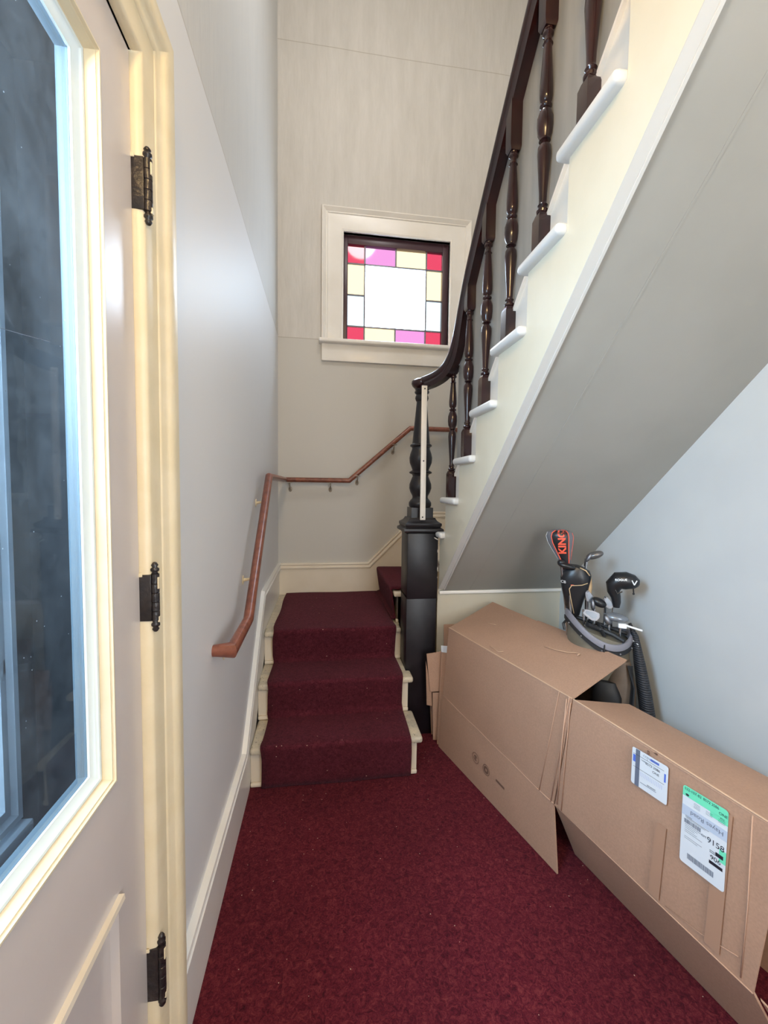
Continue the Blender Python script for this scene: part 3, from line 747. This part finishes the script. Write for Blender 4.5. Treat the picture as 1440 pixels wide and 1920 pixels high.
for y in (1.60, 1.98, 2.36):
    bracket(X_, y, .95 if y < 1.7 else .952+(y-1.765)*.9007, 'L')
for x, z in ((-.27, 1.562), (.055, 1.562), (.275, 1.622), (.575, 1.885), (1.1, 2.0)):
    bracket(x, Yr, z, 'B')

# ------------------------------------------------------------ cardboard boxes
UP = V((0, 0, 1))
A, B, C_, D_ = V((.693, 2.205, .733)), V((1.025, 2.395, .818)), V((.923, 1.401, .726)), V((1.256, 1.543, .800))
E_, F_ = V((.680, 2.250, .326)), V((.904, 1.467, .267))
G_, H_ = V((.911, 1.437, .003)), V((.670, 2.286, .003))
NF = V((-.962, -.275, 0))
fb = empty('cardboard_box', (.85, 1.9, 0), label='far cardboard box with its open end toward the near box and a loose lower flap', cat='box')
def subb(mb, o): return sub(mb, tuple(o.location))
def panel(parent, name, q, n, t=.006, m_='card', label=None, bow=.004, res=10, seed=0):
    """corrugated panel: bilinear grid with a slight bow, thickened"""
    q = [V(p) for p in q]; n = V(n).normalized(); rnd = random.Random(seed); ph = rnd.random()*6
    g = []
    for i in range(res+1):
        row = []
        for j in range(res+1):
            u, v = i/res, j/res
            p = q[0]*(1-u)*(1-v)+q[1]*u*(1-v)+q[2]*u*v+q[3]*(1-u)*v
            row.append(p+n*bow*(math.sin(PI*u)*math.sin(PI*v)*(.6+.4*math.sin(3*u+ph))))
        g.append(row)
    mb = MB(); bm = mb.bm
    f_ = [[bm.verts.new(p) for p in r] for r in g]; k_ = [[bm.verts.new(p-n*t) for p in r] for r in g]
    for i in range(res):
        for j in range(res):
            bm.faces.new((f_[i][j], f_[i+1][j], f_[i+1][j+1], f_[i][j+1])).smooth = True
            bm.faces.new((k_[i][j], k_[i][j+1], k_[i+1][j+1], k_[i+1][j])).smooth = True
    for i in range(res):
        bm.faces.new((f_[i][0], k_[i][0], k_[i+1][0], f_[i+1][0])); bm.faces.new((f_[i][res], f_[i+1][res], k_[i+1][res], k_[i][res]))
        bm.faces.new((f_[0][i], f_[0][i+1], k_[0][i+1], k_[0][i])); bm.faces.new((f_[res][i], k_[res][i], k_[res][i+1], f_[res][i+1]))
    return subb(mb, parent).done(name, m_, parent, label=label)
panel(fb, 'front_panel', [A, C_, F_, E_], NF, bow=.010, seed=1)
panel(fb, 'lower_flap', [E_, F_, G_, H_], NF, bow=.004, seed=2)
ntop = (C_-A).cross(B-A).normalized(); ntop = ntop if ntop.z > 0 else -ntop
panel(fb, 'top_flap', [A, C_, D_, B], ntop, bow=.006, seed=3)
nf_end = V((-.5, .86, 0))
B0 = V((1.0, 2.39, 0.003)); H0 = V((.685, 2.27, .003))
panel(fb, 'end_panel', [A+V((.004, .002, -.008)), B+V((0, 0, -.01)), B0, H0], nf_end, bow=0, seed=4)
panel(fb, 'back_panel', [B+V((-.004, -.02, -.012)), V((1.12, 1.86, .78)), V((1.10, 1.86, .003)), V((1.0, 2.37, .003))], V((.96, .27, 0)), bow=0, seed=5)
panel(fb, 'side_flap', [V((1.12, 2.06, .802)), V((1.192, 1.83, .800)), V((1.215, 1.835, .802)), V((1.143, 2.065, .804))], UP, t=.004, bow=0, res=2, seed=6)
# edge wear and scratches
t = MB(); t.tube([A+V((0, 0, .001)), A.lerp(C_, .3)+V((-.001, 0, .001)), A.lerp(C_, .6), C_], [.0025, .002, .003, .002], 6); subb(t, fb).done('worn_edge', 'card_edge', fb)
def on_top(u, v): return A+(C_-A)*u+(B-A)*v+ntop*.0065*(1)
t = MB(); t.tube([on_top(.66, .52), on_top(.74, .56), on_top(.80, .61), on_top(.83, .66), on_top(.855, .67), on_top(.85, .63)], .0016, 5)
t.tube([on_top(.40, .06), on_top(.48, .05), on_top(.50, .10)], .0013, 5); t.tube([on_top(.2, .45), on_top(.26, .5)], .0013, 5)
subb(t, fb).done('torn_fibre', 'card_edge', fb)
def fl(s, z, h=.001):   # a point on the plane of the box fronts, s along toward the camera
    return V((.913+.275*s, 1.437-.962*s, z))+NF*h
M['card_crease'] = simple('cardboard crease', lin(194, 156, 131), .8)
t = MB()
t.tube([E_.lerp(F_, a)+NF*.0015+V((0, 0, .002*math.sin(a*20))) for a in [i/10 for i in range(11)]], .0018, 5)
t.tube([A.lerp(C_, .93)+NF*.004, E_.lerp(F_, .91)+NF*.004], .0013, 5); t.tube([A.lerp(C_, .985)+NF*.002, E_.lerp(F_, .985)+NF*.002], .0022, 5)
subb(t, fb).done('crease', 'card_crease', fb)
# printed handling symbols on the flap
def flat_on(origin, xdir, ydir):
    x = V(xdir).normalized(); y = V(ydir).normalized(); z = x.cross(y)
    m = Matrix((x, y, z)).transposed().to_4x4(); m.translation = V(origin); return m
FD = (F_-E_).normalized()
t = MB()
def ringdisc(t, m, r, w_, n=20, a0=0, a1=2*PI):
    R1 = [m @ V((math.cos(a0+(a1-a0)*i/n)*r, math.sin(a0+(a1-a0)*i/n)*r, 0)) for i in range(n+1)]
    R2 = [m @ V((math.cos(a0+(a1-a0)*i/n)*(r-w_), math.sin(a0+(a1-a0)*i/n)*(r-w_), 0)) for i in range(n+1)]
    t.quadmesh([R1, R2], close_u=False, cap=False, smooth=False)
def rect(t, m, x0, y0, x1, y1, z=0):
    bm = t.bm; bm.faces.new([bm.verts.new(m @ V(p)) for p in ((x0, y0, z), (x1, y0, z), (x1, y1, z), (x0, y1, z))])
nfl = (F_-E_).cross(G_-F_).normalized(); nfl = nfl if nfl.x < 0 else -nfl
def flap_pt(u, v, h=.0055): return (E_*(1-u)+F_*u)*(1-v)+(H_*(1-u)+G_*u)*v+nfl*h
m1 = flat_on(flap_pt(.40, .50), FD, nfl.cross(FD)); ringdisc(t, m1, .027, .003); ringdisc(t, m1, .014, .004, 12, .3, 5.5); rect(t, m1, -.004, -.008, .004, .010)
subb(t, fb).done('printed_mark', 'card_ink', fb); t = MB()
m2 = flat_on(flap_pt(.50, .52), FD, nfl.cross(FD)); ringdisc(t, m2, .026, .003); ringdisc(t, m2, .018, .011, 16)
subb(t, fb).done('printed_mark', 'card_ink', fb); t = MB()
m3 = flat_on(flap_pt(.62, .52), FD, nfl.cross(FD)); rect(t, m3, -.030, -.005, .030, .006)
subb(t, fb).done('printed_mark', 'card_ink', fb)

# near box
nb = empty('cardboard_box', (1.1, 1.15, 0), label='near cardboard box carrying the white and green shipping labels', cat='box')
C2 = V((.925, 1.398, .724)); T1 = V((1.092, .80, .695))     # front top edge
L0 = V((.906, 1.462, .268)); L1 = V((1.083, .842, .236))
M0 = V((1.034, 1.511, .003)); M1 = V((1.200, .80, .003))
BK0 = V((1.224, 1.479, .645)); BK1 = V((1.402, .86, .630))
panel(nb, 'front_panel', [C2, T1, L1, L0], NF, bow=.005, seed=11)
panel(nb, 'lower_panel', [L0, L1, M1, M0], V((-.7, -.2, -.6)), bow=0, seed=12)
nt2 = (T1-C2).cross(BK0-C2).normalized(); nt2 = nt2 if nt2.z > 0 else -nt2
panel(nb, 'top_panel', [C2, T1, BK1, BK0], nt2, bow=.008, seed=13)
panel(nb, 'back_panel', [BK0, BK1, V((1.44, .84, .003)), V((1.27, 1.50, .003))], -NF, bow=0, seed=14)
panel(nb, 'far_panel', [C2+V((.01, -.01, -.012)), BK0+V((-.006, -.01, -.01)), V((1.24, 1.495, .02)), V((1.04, 1.49, .02)), ], V((.27, .96, 0)), bow=0, seed=15)
panel(nb, 'end_flap', [V((1.100, .836, .22)), V((1.108, .80, .215)), V((1.235, .760, .004)), V((1.225, .800, .004))], V((-.5, -.7, -.3)), bow=0, res=2, seed=16)
t = MB(); t.tube([C2+V((0, 0, .001)), C2.lerp(T1, .35)+V((0, 0, .003)), C2.lerp(T1, .7)+V((0, 0, .001)), T1], .0025, 6); subb(t, nb).done('worn_edge', 'card_edge', nb)
t = MB(); t.tube([fl(.015, .715, .004), fl(.000, .50, .006), fl(-.012, .28, .004)], .0025, 6)
t.tube([fl(.035, .71, .006), fl(.022, .50, .008), fl(.010, .27, .005)], .0015, 6)
t.tube([fl(.595, .69, .003), fl(.597, .45, .004), fl(.592, .25, .003)], .0018, 6)
t.tube([L0+NF*.002, L0.lerp(L1, .5)+NF*.002, L1+NF*.002], .0018, 6)
t.tube([fl(.40, .262, .006), fl(.50, .275, .006), fl(.585, .300, .004)], .001, 5)
subb(t, nb).done('crease', 'card_crease', nb)
t = MB()
for s0, s1, z0, z1 in ((.352, .384, .262, .50), (.508, .545, .262, .66)):
    t.quadmesh([[fl(s0, z0, .0075), fl(s1, z0, .0075)], [fl(s0+.012, z1, .0088), fl(s1+.012, z1, .0088)]], close_u=False, cap=False, smooth=False)
subb(t, nb).done('tape', 'card_tape', nb)
t = MB(); t.tube([fl(.330, .700, .006), fl(.332, .672, .009)], .0028, 5); t.box(fl(.333, .7005, -.002), fl(.362, .7035, -.018)+V((0, 0, .002))); subb(t, nb).done('torn_notch', 'card_ink', nb)

def label_frame(s, z, tilt=0):
    x = V((.275, -.962, 0)); m = flat_on(fl(s, z, .0112), x, UP)
    return m @ Matrix.Rotation(tilt, 4, 'Z')
def paper(t, m, w_, h, r=.006, z=0, cut=(1, 1, 1, 1)):
    pts = []
    for (cx_, cy_, a0), on in zip(((w_-r, -r, 0), (r, -r, PI/2), (r, -h+r, PI), (w_-r, -h+r, 1.5*PI)), cut):
        if on: pts += [(cx_+r*math.cos(a0+PI/2*k/4), cy_+r*math.sin(a0+PI/2*k/4)) for k in range(5)]
        else: pts += [({0: w_, 1: 0, 2: 0, 3: w_}[int(a0/(PI/2)+.01)], {0: 0, 1: 0, 2: -h, 3: -h}[int(a0/(PI/2)+.01)])]
    bm = t.bm; bm.faces.new([bm.verts.new(m @ V((x, y, z))) for x, y in pts])
def tx(t, m, s_, x, y, size, sx=1):
    t.text(s_, size, m @ Matrix.Translation(V((x, y, .0008))), sx)
# white label with grey bar
m = label_frame(.283, .690, .0)
la = MB(); paper(la, m, .112, .118, .006); lab = subb(la, nb).done('shipping_label', 'label', nb, fix=False, label='small white label with a grey bar and blue marks')
t = MB(); rect(t, m, .012, -.119, .026, -.001, .0004); tx(t, m, 'CON  INFO', .036, -.012, .009); rect(t, m, .03, -.1005, .08, -.0990, .0004); subb(t, nb).done('printed_text', 'ink_grey', lab, fix=False).matrix_parent_inverse = Matrix()
t = MB(); tx(t, m, '8572 2086', .044, -.032, .0105); tx(t, m, 'ONE', .066, -.046, .010); tx(t, m, 'NAME', .031, -.028, .005)
rect(t, m, .004, -.0195, .100, -.0185, .0005); rect(t, m, .006, -.0605, .102, -.0595, .0005)
tx(t, m, 'REORDER', .052, -.097, .006)
subb(t, nb).done('printed_text', 'ink', lab, fix=False)
t = MB(); rect(t, m, .004, -.045, .012, -.022, .0006); rect(t, m, .101, -.052, .106, -.026, .0006); rect(t, m, .058, -.013, .085, -.006, .0006)
for k in range(14): rect(t, m, .03+k*.005, -.080+.0, .0305+k*.005, -.066, .0003)
subb(t, nb).done('printed_text', 'ink_blue', lab, fix=False)
# big green and white label
m = label_frame(.437, .668, .0)
W_, H__ = .112, .226
la = MB(); paper(la, m, W_, H__, .008); lab = subb(la, nb).done('shipping_label', 'label', nb, fix=False, label='tall white label with mint green top band reading 9158')
t = MB(); paper(t, m, W_, .030, .008, .0003, (1, 1, 0, 0)); rect(t, m, .07, -.042, W_, -.029, .0003); rect(t, m, .096, -.150, W_, -.115, .0003)
subb(t, nb).done('printed_band', 'label_green', lab, fix=False)
t = MB(); rect(t, m, 0, -.086, W_, -.056, .0004); subb(t, nb).done('printed_band', 'label_grey', lab, fix=False)
t = MB()
tx(t, m, '522-107-82', .004, -.011, .0105, .9); tx(t, m, '8572 2086', .052, -.011, .0105, .85); tx(t, m, 'ONE', .090, -.022, .010, 1.0)
tx(t, m, 'PCS', .094, -.033, .006); tx(t, m, '9158', .066, -.118, .022, .95); tx(t, m, 'GM', .052, -.112, .008)
tx(t, m, '906', .076, -.158, .017, 1.0)
for x, y, w_, h in ((.006, -.024, .014, .006),): t.ell(m @ V((.012, -.024, .0004)), (.003, .005, .003))
rect(t, m, .010, -.0885, .070, -.0875, .0008); rect(t, m, .012, -.0915, .062, -.0908, .0008)
rect(t, m, .074, -.136, .088, -.1345, .0008); rect(t, m, .074, -.1405, .088, -.139, .0008); rect(t, m, .088, -.1405, .106, -.130, .0008)
rect(t, m, .074, -.172, .106, -.163, .0008)
tx(t, m, 'MULTIPLE', .010, -.086, .004)
for y in (-.110, -.115, -.120, -.126, -.131, -.145, -.150): rect(t, m, .010, y, .045+.01*math.sin(y*900), y+.0008, .0008)
for k in range(10): rect(t, m, .030+.03*(k % 3), -.036-.004*(k//3), .046+.03*(k % 3), -.0353-.004*(k//3), .0008)
subb(t, nb).done('printed_text', 'ink', lab, fix=False)
t = MB()
x = .008
while x < .050: w_ = random.choice((.0008, .0015, .0022)); rect(t, m, x, -.106, x+w_, -.094, .0008); x += w_+random.choice((.0008, .0015))
x = .020
while x < .086: w_ = random.choice((.0006, .001, .0016)); rect(t, m, x, -.206, x+w_, -.190, .0008); x += w_+.0009
subb(t, nb).done('barcode', 'ink_grey', lab, fix=False)
t = MB()
tx(t, m @ Matrix.Translation(V((.104, -.066, 0))) @ Matrix.Rotation(PI, 4, 'Z'), 'Hayes Road', 0, -.002, .017, 1.0)
subb(t, nb).done('handwriting', 'ink_grey', lab, fix=False)

# small boxes between newel and far box
sb = empty('cardboard_box', (.70, 2.36, 0), label='small cardboard box wedged between the newel post and the large boxes', cat='box')
panel(sb, 'front_panel', [(.640, 2.325, .305), (.745, 2.325, .300), (.735, 2.335, .003), (.655, 2.350, .003)], (0, -1, 0), bow=0, res=2)
panel(sb, 'top_flap', [(.602, 2.335, .535), (.740, 2.315, .56), (.742, 2.320, .315), (.626, 2.328, .310)], (0, -1, 0), bow=0, res=2)
panel(sb, 'side_panel', [(.600, 2.345, .49), (.634, 2.332, .31), (.640, 2.335, .22), (.612, 2.350, .22)], (-.3, -1, 0), bow=0, res=2)
panel(sb, 'back_panel', [(.640, 2.405, .30), (.760, 2.405, .30), (.760, 2.405, .003), (.660, 2.405, .003)], (0, -1, 0), bow=0, res=2)
t = MB(); mm_ = flat_on((.685, 2.3225, .195), (1, 0, 0), (0, 0, 1)); rect(t, mm_, 0, 0, .003, .055, 0); rect(t, mm_, 0, .052, .014, .055, 0); rect(t, mm_, 0, 0, .014, .003, 0); rect(t, mm_, .006, .012, .014, .042, 0)
subb(t, sb).done('printed_mark', 'ink', sb)
fbx = empty('flattened_box', (.72, 2.30, 0), label='flattened cardboard carton standing against the far box, topped with a white tag', cat='cardboard')
panel(fbx, 'sheet', [(.682, 2.300, .585), (.730, 2.285, .585), (.712, 2.285, .003), (.668, 2.305, .003)], (0, -1, 0), bow=0, res=2)
panel(fbx, 'sheet', [(.718, 2.385, .69), (.80, 2.385, .69), (.80, 2.395, .003), (.728, 2.395, .003)], (0, -1, 0), bow=0, res=2)
panel(fbx, 'white_tag', [(.675, 2.290, .600), (.712, 2.278, .600), (.710, 2.278, .560), (.678, 2.290, .562)], (0, -1, 0), t=.002, m_='label', bow=0, res=2, label='white tag')

# ------------------------------------------------------------ golf bag and clubs (local x to the right as seen from the hall, y away)
GR = math.radians(-31.4); GO = (1.267, 1.75, 0)
def gthing(name, label, cat='golf club'): return empty(name, GO, GR, label, cat)
bag = gthing('golf_bag', 'taupe and black golf bag standing in the corner behind the boxes', 'golf bag')
def bx(z): return .075*(1-z/.85)   # the bag leans: base further right
t = MB(); t.loft([(bx(.0)+.02, .07, .004, .105, .095), (bx(.02)+.02, .07, .03, .112, .10), (bx(.3)+.02, .05, .3, .118, .10), (bx(.55)+.01, .03, .55, .122, .105), (bx(.7), .01, .70, .128, .108, -.1), (0, 0, .80, .132, .112, -.25), (0, 0, .862, .134, .114, -.30)], 36)
t.done('bag_body', 'taupe', bag)
# rim with dips
def rimz(a):
    return .862 - .30*.134*math.cos(a) + (.030*math.cos(2*(a-.2)) if True else 0)
def rim_ring(r_, dz, n=48): return [(.137*r_*math.cos(2*PI*i/n), .118*r_*math.sin(2*PI*i/n), rimz(2*PI*i/n)+dz) for i in range(n)]
t = MB(); t.quadmesh([rim_ring(1.0, -.020), rim_ring(1.04, -.016), rim_ring(1.05, .0), rim_ring(1.02, .012), rim_ring(.95, .012), rim_ring(.92, -.02)], cap=False); t.done('rim', 'baggrey', bag, label='grey padded rim')
t = MB(); t.quadmesh([rim_ring(1.0, -.040), rim_ring(1.055, -.036), rim_ring(1.06, -.020), rim_ring(1.0, -.016)], cap=False)
t.tube([(-.05, -.085, .90), (.0, -.05, .875), (.06, -.06, .86), (.10, -.085, .845)], .010, 8); t.tube([(-.10, .02, .90), (0, .0, .885), (.12, .02, .85)], .009, 8)
t.tube([(0, 0, .885), (.02, -.10, .86)], .008, 8)
t.done('divider', 'bagblack', bag)
t = MB()
for a in (-2.6, -2.1, -1.5, -.95, -.4):
    t.ell((.137*1.06*math.cos(a), .118*1.06*math.sin(a), rimz(a)-.028), (.004, .004, .004), n=10)
t.done('rivet', 'steel', bag)
t = MB(); t.loft([(.04, -.095, .36, .05, .03, 0, .6), (.04, -.10, .40, .065, .045, 0, .6), (.035, -.095, .60, .062, .045, 0, .6), (.03, -.085, .66, .045, .03, 0, .6)], 20); t.done('pocket', 'bagblack', bag, label='black side pocket')
t = MB(); t.loft([(.095, -.06, .30, .05, .05, 0, .7), (.10, -.065, .45, .06, .055, 0, .7), (.095, -.06, .65, .060, .05, 0, .7), (.085, -.04, .75, .045, .04, 0, .7)], 20); t.done('pocket', 'brownbag', bag, label='brown front pocket')
t = MB(); t.tube([(.125, -.085, .74), (.135, -.12, .66), (.13, -.13, .55), (.12, -.125, .42), (.13, -.10, .30)], [.012, .022, .026, .022, .014], 10, flat=.35); t.done('strap', 'bagblack', bag)
t = MB(); t.tube([(.128, .0, .905), (.150, -.01, .85), (.168, -.035, .74), (.188, -.06, .62), (.206, -.075, .50), (.215, -.08, .38), (.218, -.07, .20), (.218, -.07, .05)], [.010, .024, .038, .046, .050, .052, .050, .046], 16, flat=.6); t.done('shoulder_pad', 'ribbed', bag, label='ribbed black side pad against the wall')
t = MB(); t.tube([(.135, -.025, .84), (.158, -.045, .826)], .002, 5); t.tube([(.138, -.025, .832), (.160, -.045, .818)], .002, 5); t.done('stripe', 'g_white', bag)
t = MB(); t.tube([(.020, -.122, .83), (.018, -.130, .79), (.014, -.128, .775), (.024, -.131, .765), (.018, -.13, .78), (.026, -.13, .775), (.034, -.131, .742)], .0028, 6); t.tube([(-.13, -.03, .90), (-.148, -.05, .88), (-.142, -.06, .855)], .006, 6); t.done('lace', 'bagblack', bag)

def shaft(t, x, y, z, x2=None, y2=None): t.tube([(x if x2 is None else x2, y if y2 is None else y2, .40), (x, y, z)], .0050, 8)
# driver with cover reading KIN(G)
_GO = GO; GO = (GO[0]-.016*.853, GO[1]+.016*.521, 0)
c = gthing('golf_club', 'driver in a black and grey head cover with orange lettering, tallest in the bag')
t = MB(); shaft(t, -.135, .03, 1.17, -.07, .03); t.done('shaft', 'shaft', c)
sec = [(-.130, .0, 1.075, .018, .018), (-.132, 0, 1.13, .021, .020), (-.137, 0, 1.175, .028, .024), (-.148, 0, 1.215, .042, .032), (-.158, 0, 1.255, .056, .040), (-.162, 0, 1.285, .061, .045), (-.162, 0, 1.303, .055, .042), (-.160, 0, 1.314, .036, .030), (-.158, 0, 1.318, .010, .01)]
hc = MB().loft(sec, 28).done('head_cover', 'g_grey', c)
t = MB(); rows = []
for (x, y, z, rx, ry) in sec[1:8]:
    rows.append([(x+.002+rx*u, y-ry*math.sqrt(max(0, 1-u*u))-.002, z) for u in (-.62, -.4, -.2, 0, .2, .4, .62)])
t.quadmesh(rows, close_u=False, cap=False); t.done('front_panel', 'g_black', hc)
t = MB()
for u in (-.62, .62): t.tube([(x+.002+rx*u, y-ry*math.sqrt(1-u*u)-.003, z) for (x, y, z, rx, ry) in sec[1:8]], .0022, 6)
t.tube([(x+rx*.98, y-ry*.2, z) for (x, y, z, rx, ry) in sec[2:7]], .0015, 5)
t.done('piping', 'g_orange', hc)
t = MB(); t.tube([(x-rx*.98, y-ry*.2, z) for (x, y, z, rx, ry) in sec[2:7]], .0015, 5); t.done('piping', 'g_white', hc, label='white piping')
t = MB()
mt = flat_on((-.131, -.0500, 1.205), V((-.08, 0, 1)), V((-1, 0, -.08)))
t.text('KING', .045, mt, 1.04, .0015, .0016)
for v in t.bm.verts:   # follow the bulge of the cover
    z = v.co.z; ry = .032
    for a, b_ in zip(sec[:-1], sec[1:]):
        if a[2] <= z <= b_[2]:
            u = (z-a[2])/(b_[2]-a[2]); ry = a[4]+(b_[4]-a[4])*u; rx = a[3]+(b_[3]-a[3])*u; xc = a[0]+(b_[0]-a[0])*u
            k = max(-.9, min(.9, (v.co.x-xc)/max(rx, .01))); v.co.y = -ry*math.sqrt(1-k*k)-.0045+(v.co.y+.05)*.3
    if z > 1.314: v.co.y = -.02; v.co.z = 1.317
t.done('lettering', 'g_orange', hc, fix=False)
# big soft cover
c = gthing('golf_club', 'fairway wood in a bulky black cover with tan piping, left side of the bag')
t = MB(); shaft(t, -.085, .02, .98, -.06, .02); t.done('shaft', 'shaft', c)
hc = MB().loft([(-.085, .0, .915, .022, .02), (-.088, 0, .95, .032, .028), (-.090, 0, 1.00, .046, .035, 0, .8), (-.088, 0, 1.05, .060, .042, 0, .75), (-.086, 0, 1.09, .066, .045, 0, .75), (-.080, 0, 1.12, .062, .045, -.25), (-.072, 0, 1.142, .045, .035, -.3), (-.070, 0, 1.150, .015, .012, -.3)], 28).done('head_cover', 'g_black', c)
t = MB(); t.tube([(-.088, -.036, .93), (-.104, -.040, 1.0), (-.112, -.045, 1.045), (-.102, -.048, 1.062), (-.06, -.048, 1.068), (-.035, -.040, 1.078)], .002, 6); t.tube([(-.07, -.03, 1.145), (-.045, -.035, 1.135), (-.028, -.032, 1.112)], .003, 6); t.done('piping', 'g_tan', hc)
t = MB(); t.loft([(-.030, .018, .99, .012, .02), (-.026, .018, 1.05, .014, .025), (-.030, .018, 1.11, .012, .022)], 14); t.done('back_panel', 'g_tan', hc)
t = MB(); t.text('CB', .017, flat_on((-.150, -.030, 1.070), (.75, -.65, 0), (0, 0, 1)), 1.4, .0004); t.done('lettering', 'g_white', hc, fix=False)
t = MB(); t.ell((-.098, -.044, 1.063), (.009, .002, .003)); t.done('tag', 'g_orange', hc)
c = gthing('golf_club', 'black covered iron lying across the top of the bulky cover')
t = MB(); t.ell((-.128, -.045, 1.152), (.040, .020, .014), Matrix.Rotation(.22, 3, 'Y')); t.ell((-.150, -.04, 1.165), (.018, .016, .014)); t.done('head_cover', 'g_black', c)
t = MB(); t.tube([(-.150, -.035, 1.155), (-.125, .02, .95), (-.08, .03, .45)], .005, 8); t.done('shaft', 'shaft', c)
GO = _GO
# bare wood head up top
c = gthing('golf_club', 'bare fairway wood with an oval bronze grey head, behind the tall driver')
t = MB(); shaft(t, -.058, .07, 1.15, -.03, .04); t.tube([(-.058, .07, 1.14), (-.055, .07, 1.175)], .008, 8); t.done('shaft', 'shaft', c)
t = MB(); t.ell((-.020, .07, 1.195), (.040, .025, .018), Matrix.Rotation(-.38, 3, 'Y')); t.done('club_head', 'bronze', c)
t = MB(); t.ell((-.046, .062, 1.183), (.010, .016, .026), Matrix.Rotation(.5, 3, 'Y')); t.done('club_face', 'steel', c)
# curved headcover with chevron
c = gthing('golf_club', 'club in a glossy black cover with a white chevron, nearest the right wall')
t = MB(); shaft(t, .068, .04, 1.02, .03, .04); t.done('shaft', 'shaft', c)
cp = [(.072, .0, .972), (.072, 0, .995), (.068, 0, 1.02), (.058, 0, 1.045), (.058, 0, 1.072), (.078, 0, 1.095), (.105, 0, 1.098), (.130, 0, 1.094), (.148, 0, 1.085), (.156, 0, 1.080)]
hc = MB().tube(cp, [.014, .018, .021, .026, .033, .039, .040, .034, .024, .008], 20).done('head_cover', 'g_black', c)
t = MB(); t.tube([(.060, -.026, 1.06), (.070, -.030, 1.040), (.090, -.026, 1.052)], .003, 6); t.tube([(.134, -.012, 1.066), (.136, -.014, 1.048)], .003, 6); t.ell((.136, -.014, 1.044), (.005, .005, .005), n=8); t.done('cord', 'g_black', hc)
t = MB()
t.tube([(.124, -.039, 1.108), (.134, -.036, 1.088)], .0026, 5); t.tube([(.145, -.026, 1.106), (.134, -.036, 1.088)], .0026, 5)
t.text('ROGUE', .013, flat_on((.058, -.0405, 1.100), (1, .02, .10), (-.1, .25, 1)), 1.1, .0008, .0003)
t.done('lettering', 'g_white', hc, fix=False)
# irons and hybrids sunk in the bag
def iron(x, y, z, tilt, s_, label, m_='steel'):
    c = gthing('golf_club', label)
    t = MB(); t.tube([(x*.6, y*.6+.01, .45), (x, y, z-.01)], .005, 8); t.tube([(x, y, z-.02), (x, y, z+.012)], .007, 8); t.done('shaft', 'shaft', c)
    rot = Matrix.Translation(V((x, y, z+.008))) @ Matrix.Rotation(tilt, 4, 'Y') @ Matrix.Rotation(-.25, 4, 'X')
    outline = [(0, -.012), (.012, -.016), (.050, -.018), (.066, -.006), (.068, .012), (.058, .028), (.030, .022), (.006, .010), (-.004, .004)]
    t = MB(); t.prism([rot @ V((a*s_, -.006, b_*s_)) for a, b_ in outline], (rot.to_3x3() @ V((0, .011, 0))))
    bmesh.ops.bevel(t.bm, geom=t.bm.edges[:], offset=.0022, segments=2, affect='EDGES')
    t.done('club_head', m_, c)
    t = MB(); t.prism([rot @ V((a*s_*.72+.008*s_, -.0068, b_*s_*.62+.002)) for a, b_ in outline], (rot.to_3x3() @ V((0, .003, 0)))); t.done('cavity', 'graph', c)
c = gthing('golf_club', 'club with a bare grey shaft beside the left rim of the bag')
t = MB(); t.tube([(-.128, -.03, 1.10), (-.118, -.03, .93), (-.08, .0, .45)], .006, 8); t.done('shaft', 'shaft', c)
t = MB(); t.tube([(-.134, -.020, 1.13), (-.130, -.028, 1.08)], [.012, .010], 8); t.done('club_head', 'graph', c)
iron(-.050, -.02, 1.03, 1.35, .8, 'slim silver iron standing upright beside the bulky black cover')
iron(-.064, -.07, .950, .55, 1.0, 'silver iron with a round cavity at the front left of the bag mouth')
iron(.028, .00, 1.005, 1.25, .8, 'silver iron standing against the chevron cover')
def hybrid(x, y, z, r, rot, label, m_='graph'):
    c = gthing('golf_club', label)
    t = MB(); t.tube([(x*.7, y*.7+.02, .45), (x-r[0]*.55, y, z-.02), (x-r[0]*.6, y, z)], .0055, 8); t.done('shaft', 'shaft', c)
    t = MB(); t.ell((x, y, z+.008), r, Matrix.Rotation(rot, 3, 'Y')); t.done('club_head', m_, c)
    t = MB(); t.ell((x-r[0]*.72, y-r[1]*.35, z-.004), (r[0]*.30, r[1]*.6, r[2]*1.3), Matrix.Rotation(rot-.5, 3, 'Y')); t.done('club_face', 'steel', c)
hybrid(-.002, -.03, .985, (.034, .026, .020), .45, 'dark hybrid head in the middle of the bag mouth', 'g_black')
hybrid(.068, -.05, .930, (.050, .032, .019), .10, 'grey rounded hybrid head at the front right of the bag')
c = gthing('golf_club', 'putter with a pale blade sticking out over the right rim of the bag', 'golf club')
t = MB(); t.box((.075, -.075, .898), (.108, -.055, .918), .003); t.tube([(.10, -.065, .912), (.165, -.085, .902)], .0045, 8); t.done('club_head', 'g_white', c)
t = MB(); t.tube([(.085, -.065, .90), (.06, .0, .45)], .005, 8); t.done('shaft', 'shaft', c)

# ------------------------------------------------------------ groups
for o in list(COL.objects):
    if o.parent is None and o.name.split('.')[0] == 'golf_club': o['group'] = 'golf clubs standing in the bag'
    if o.parent is None and o.name.split('.')[0] == 'cardboard_box': o['group'] = 'cardboard boxes under the stairs'
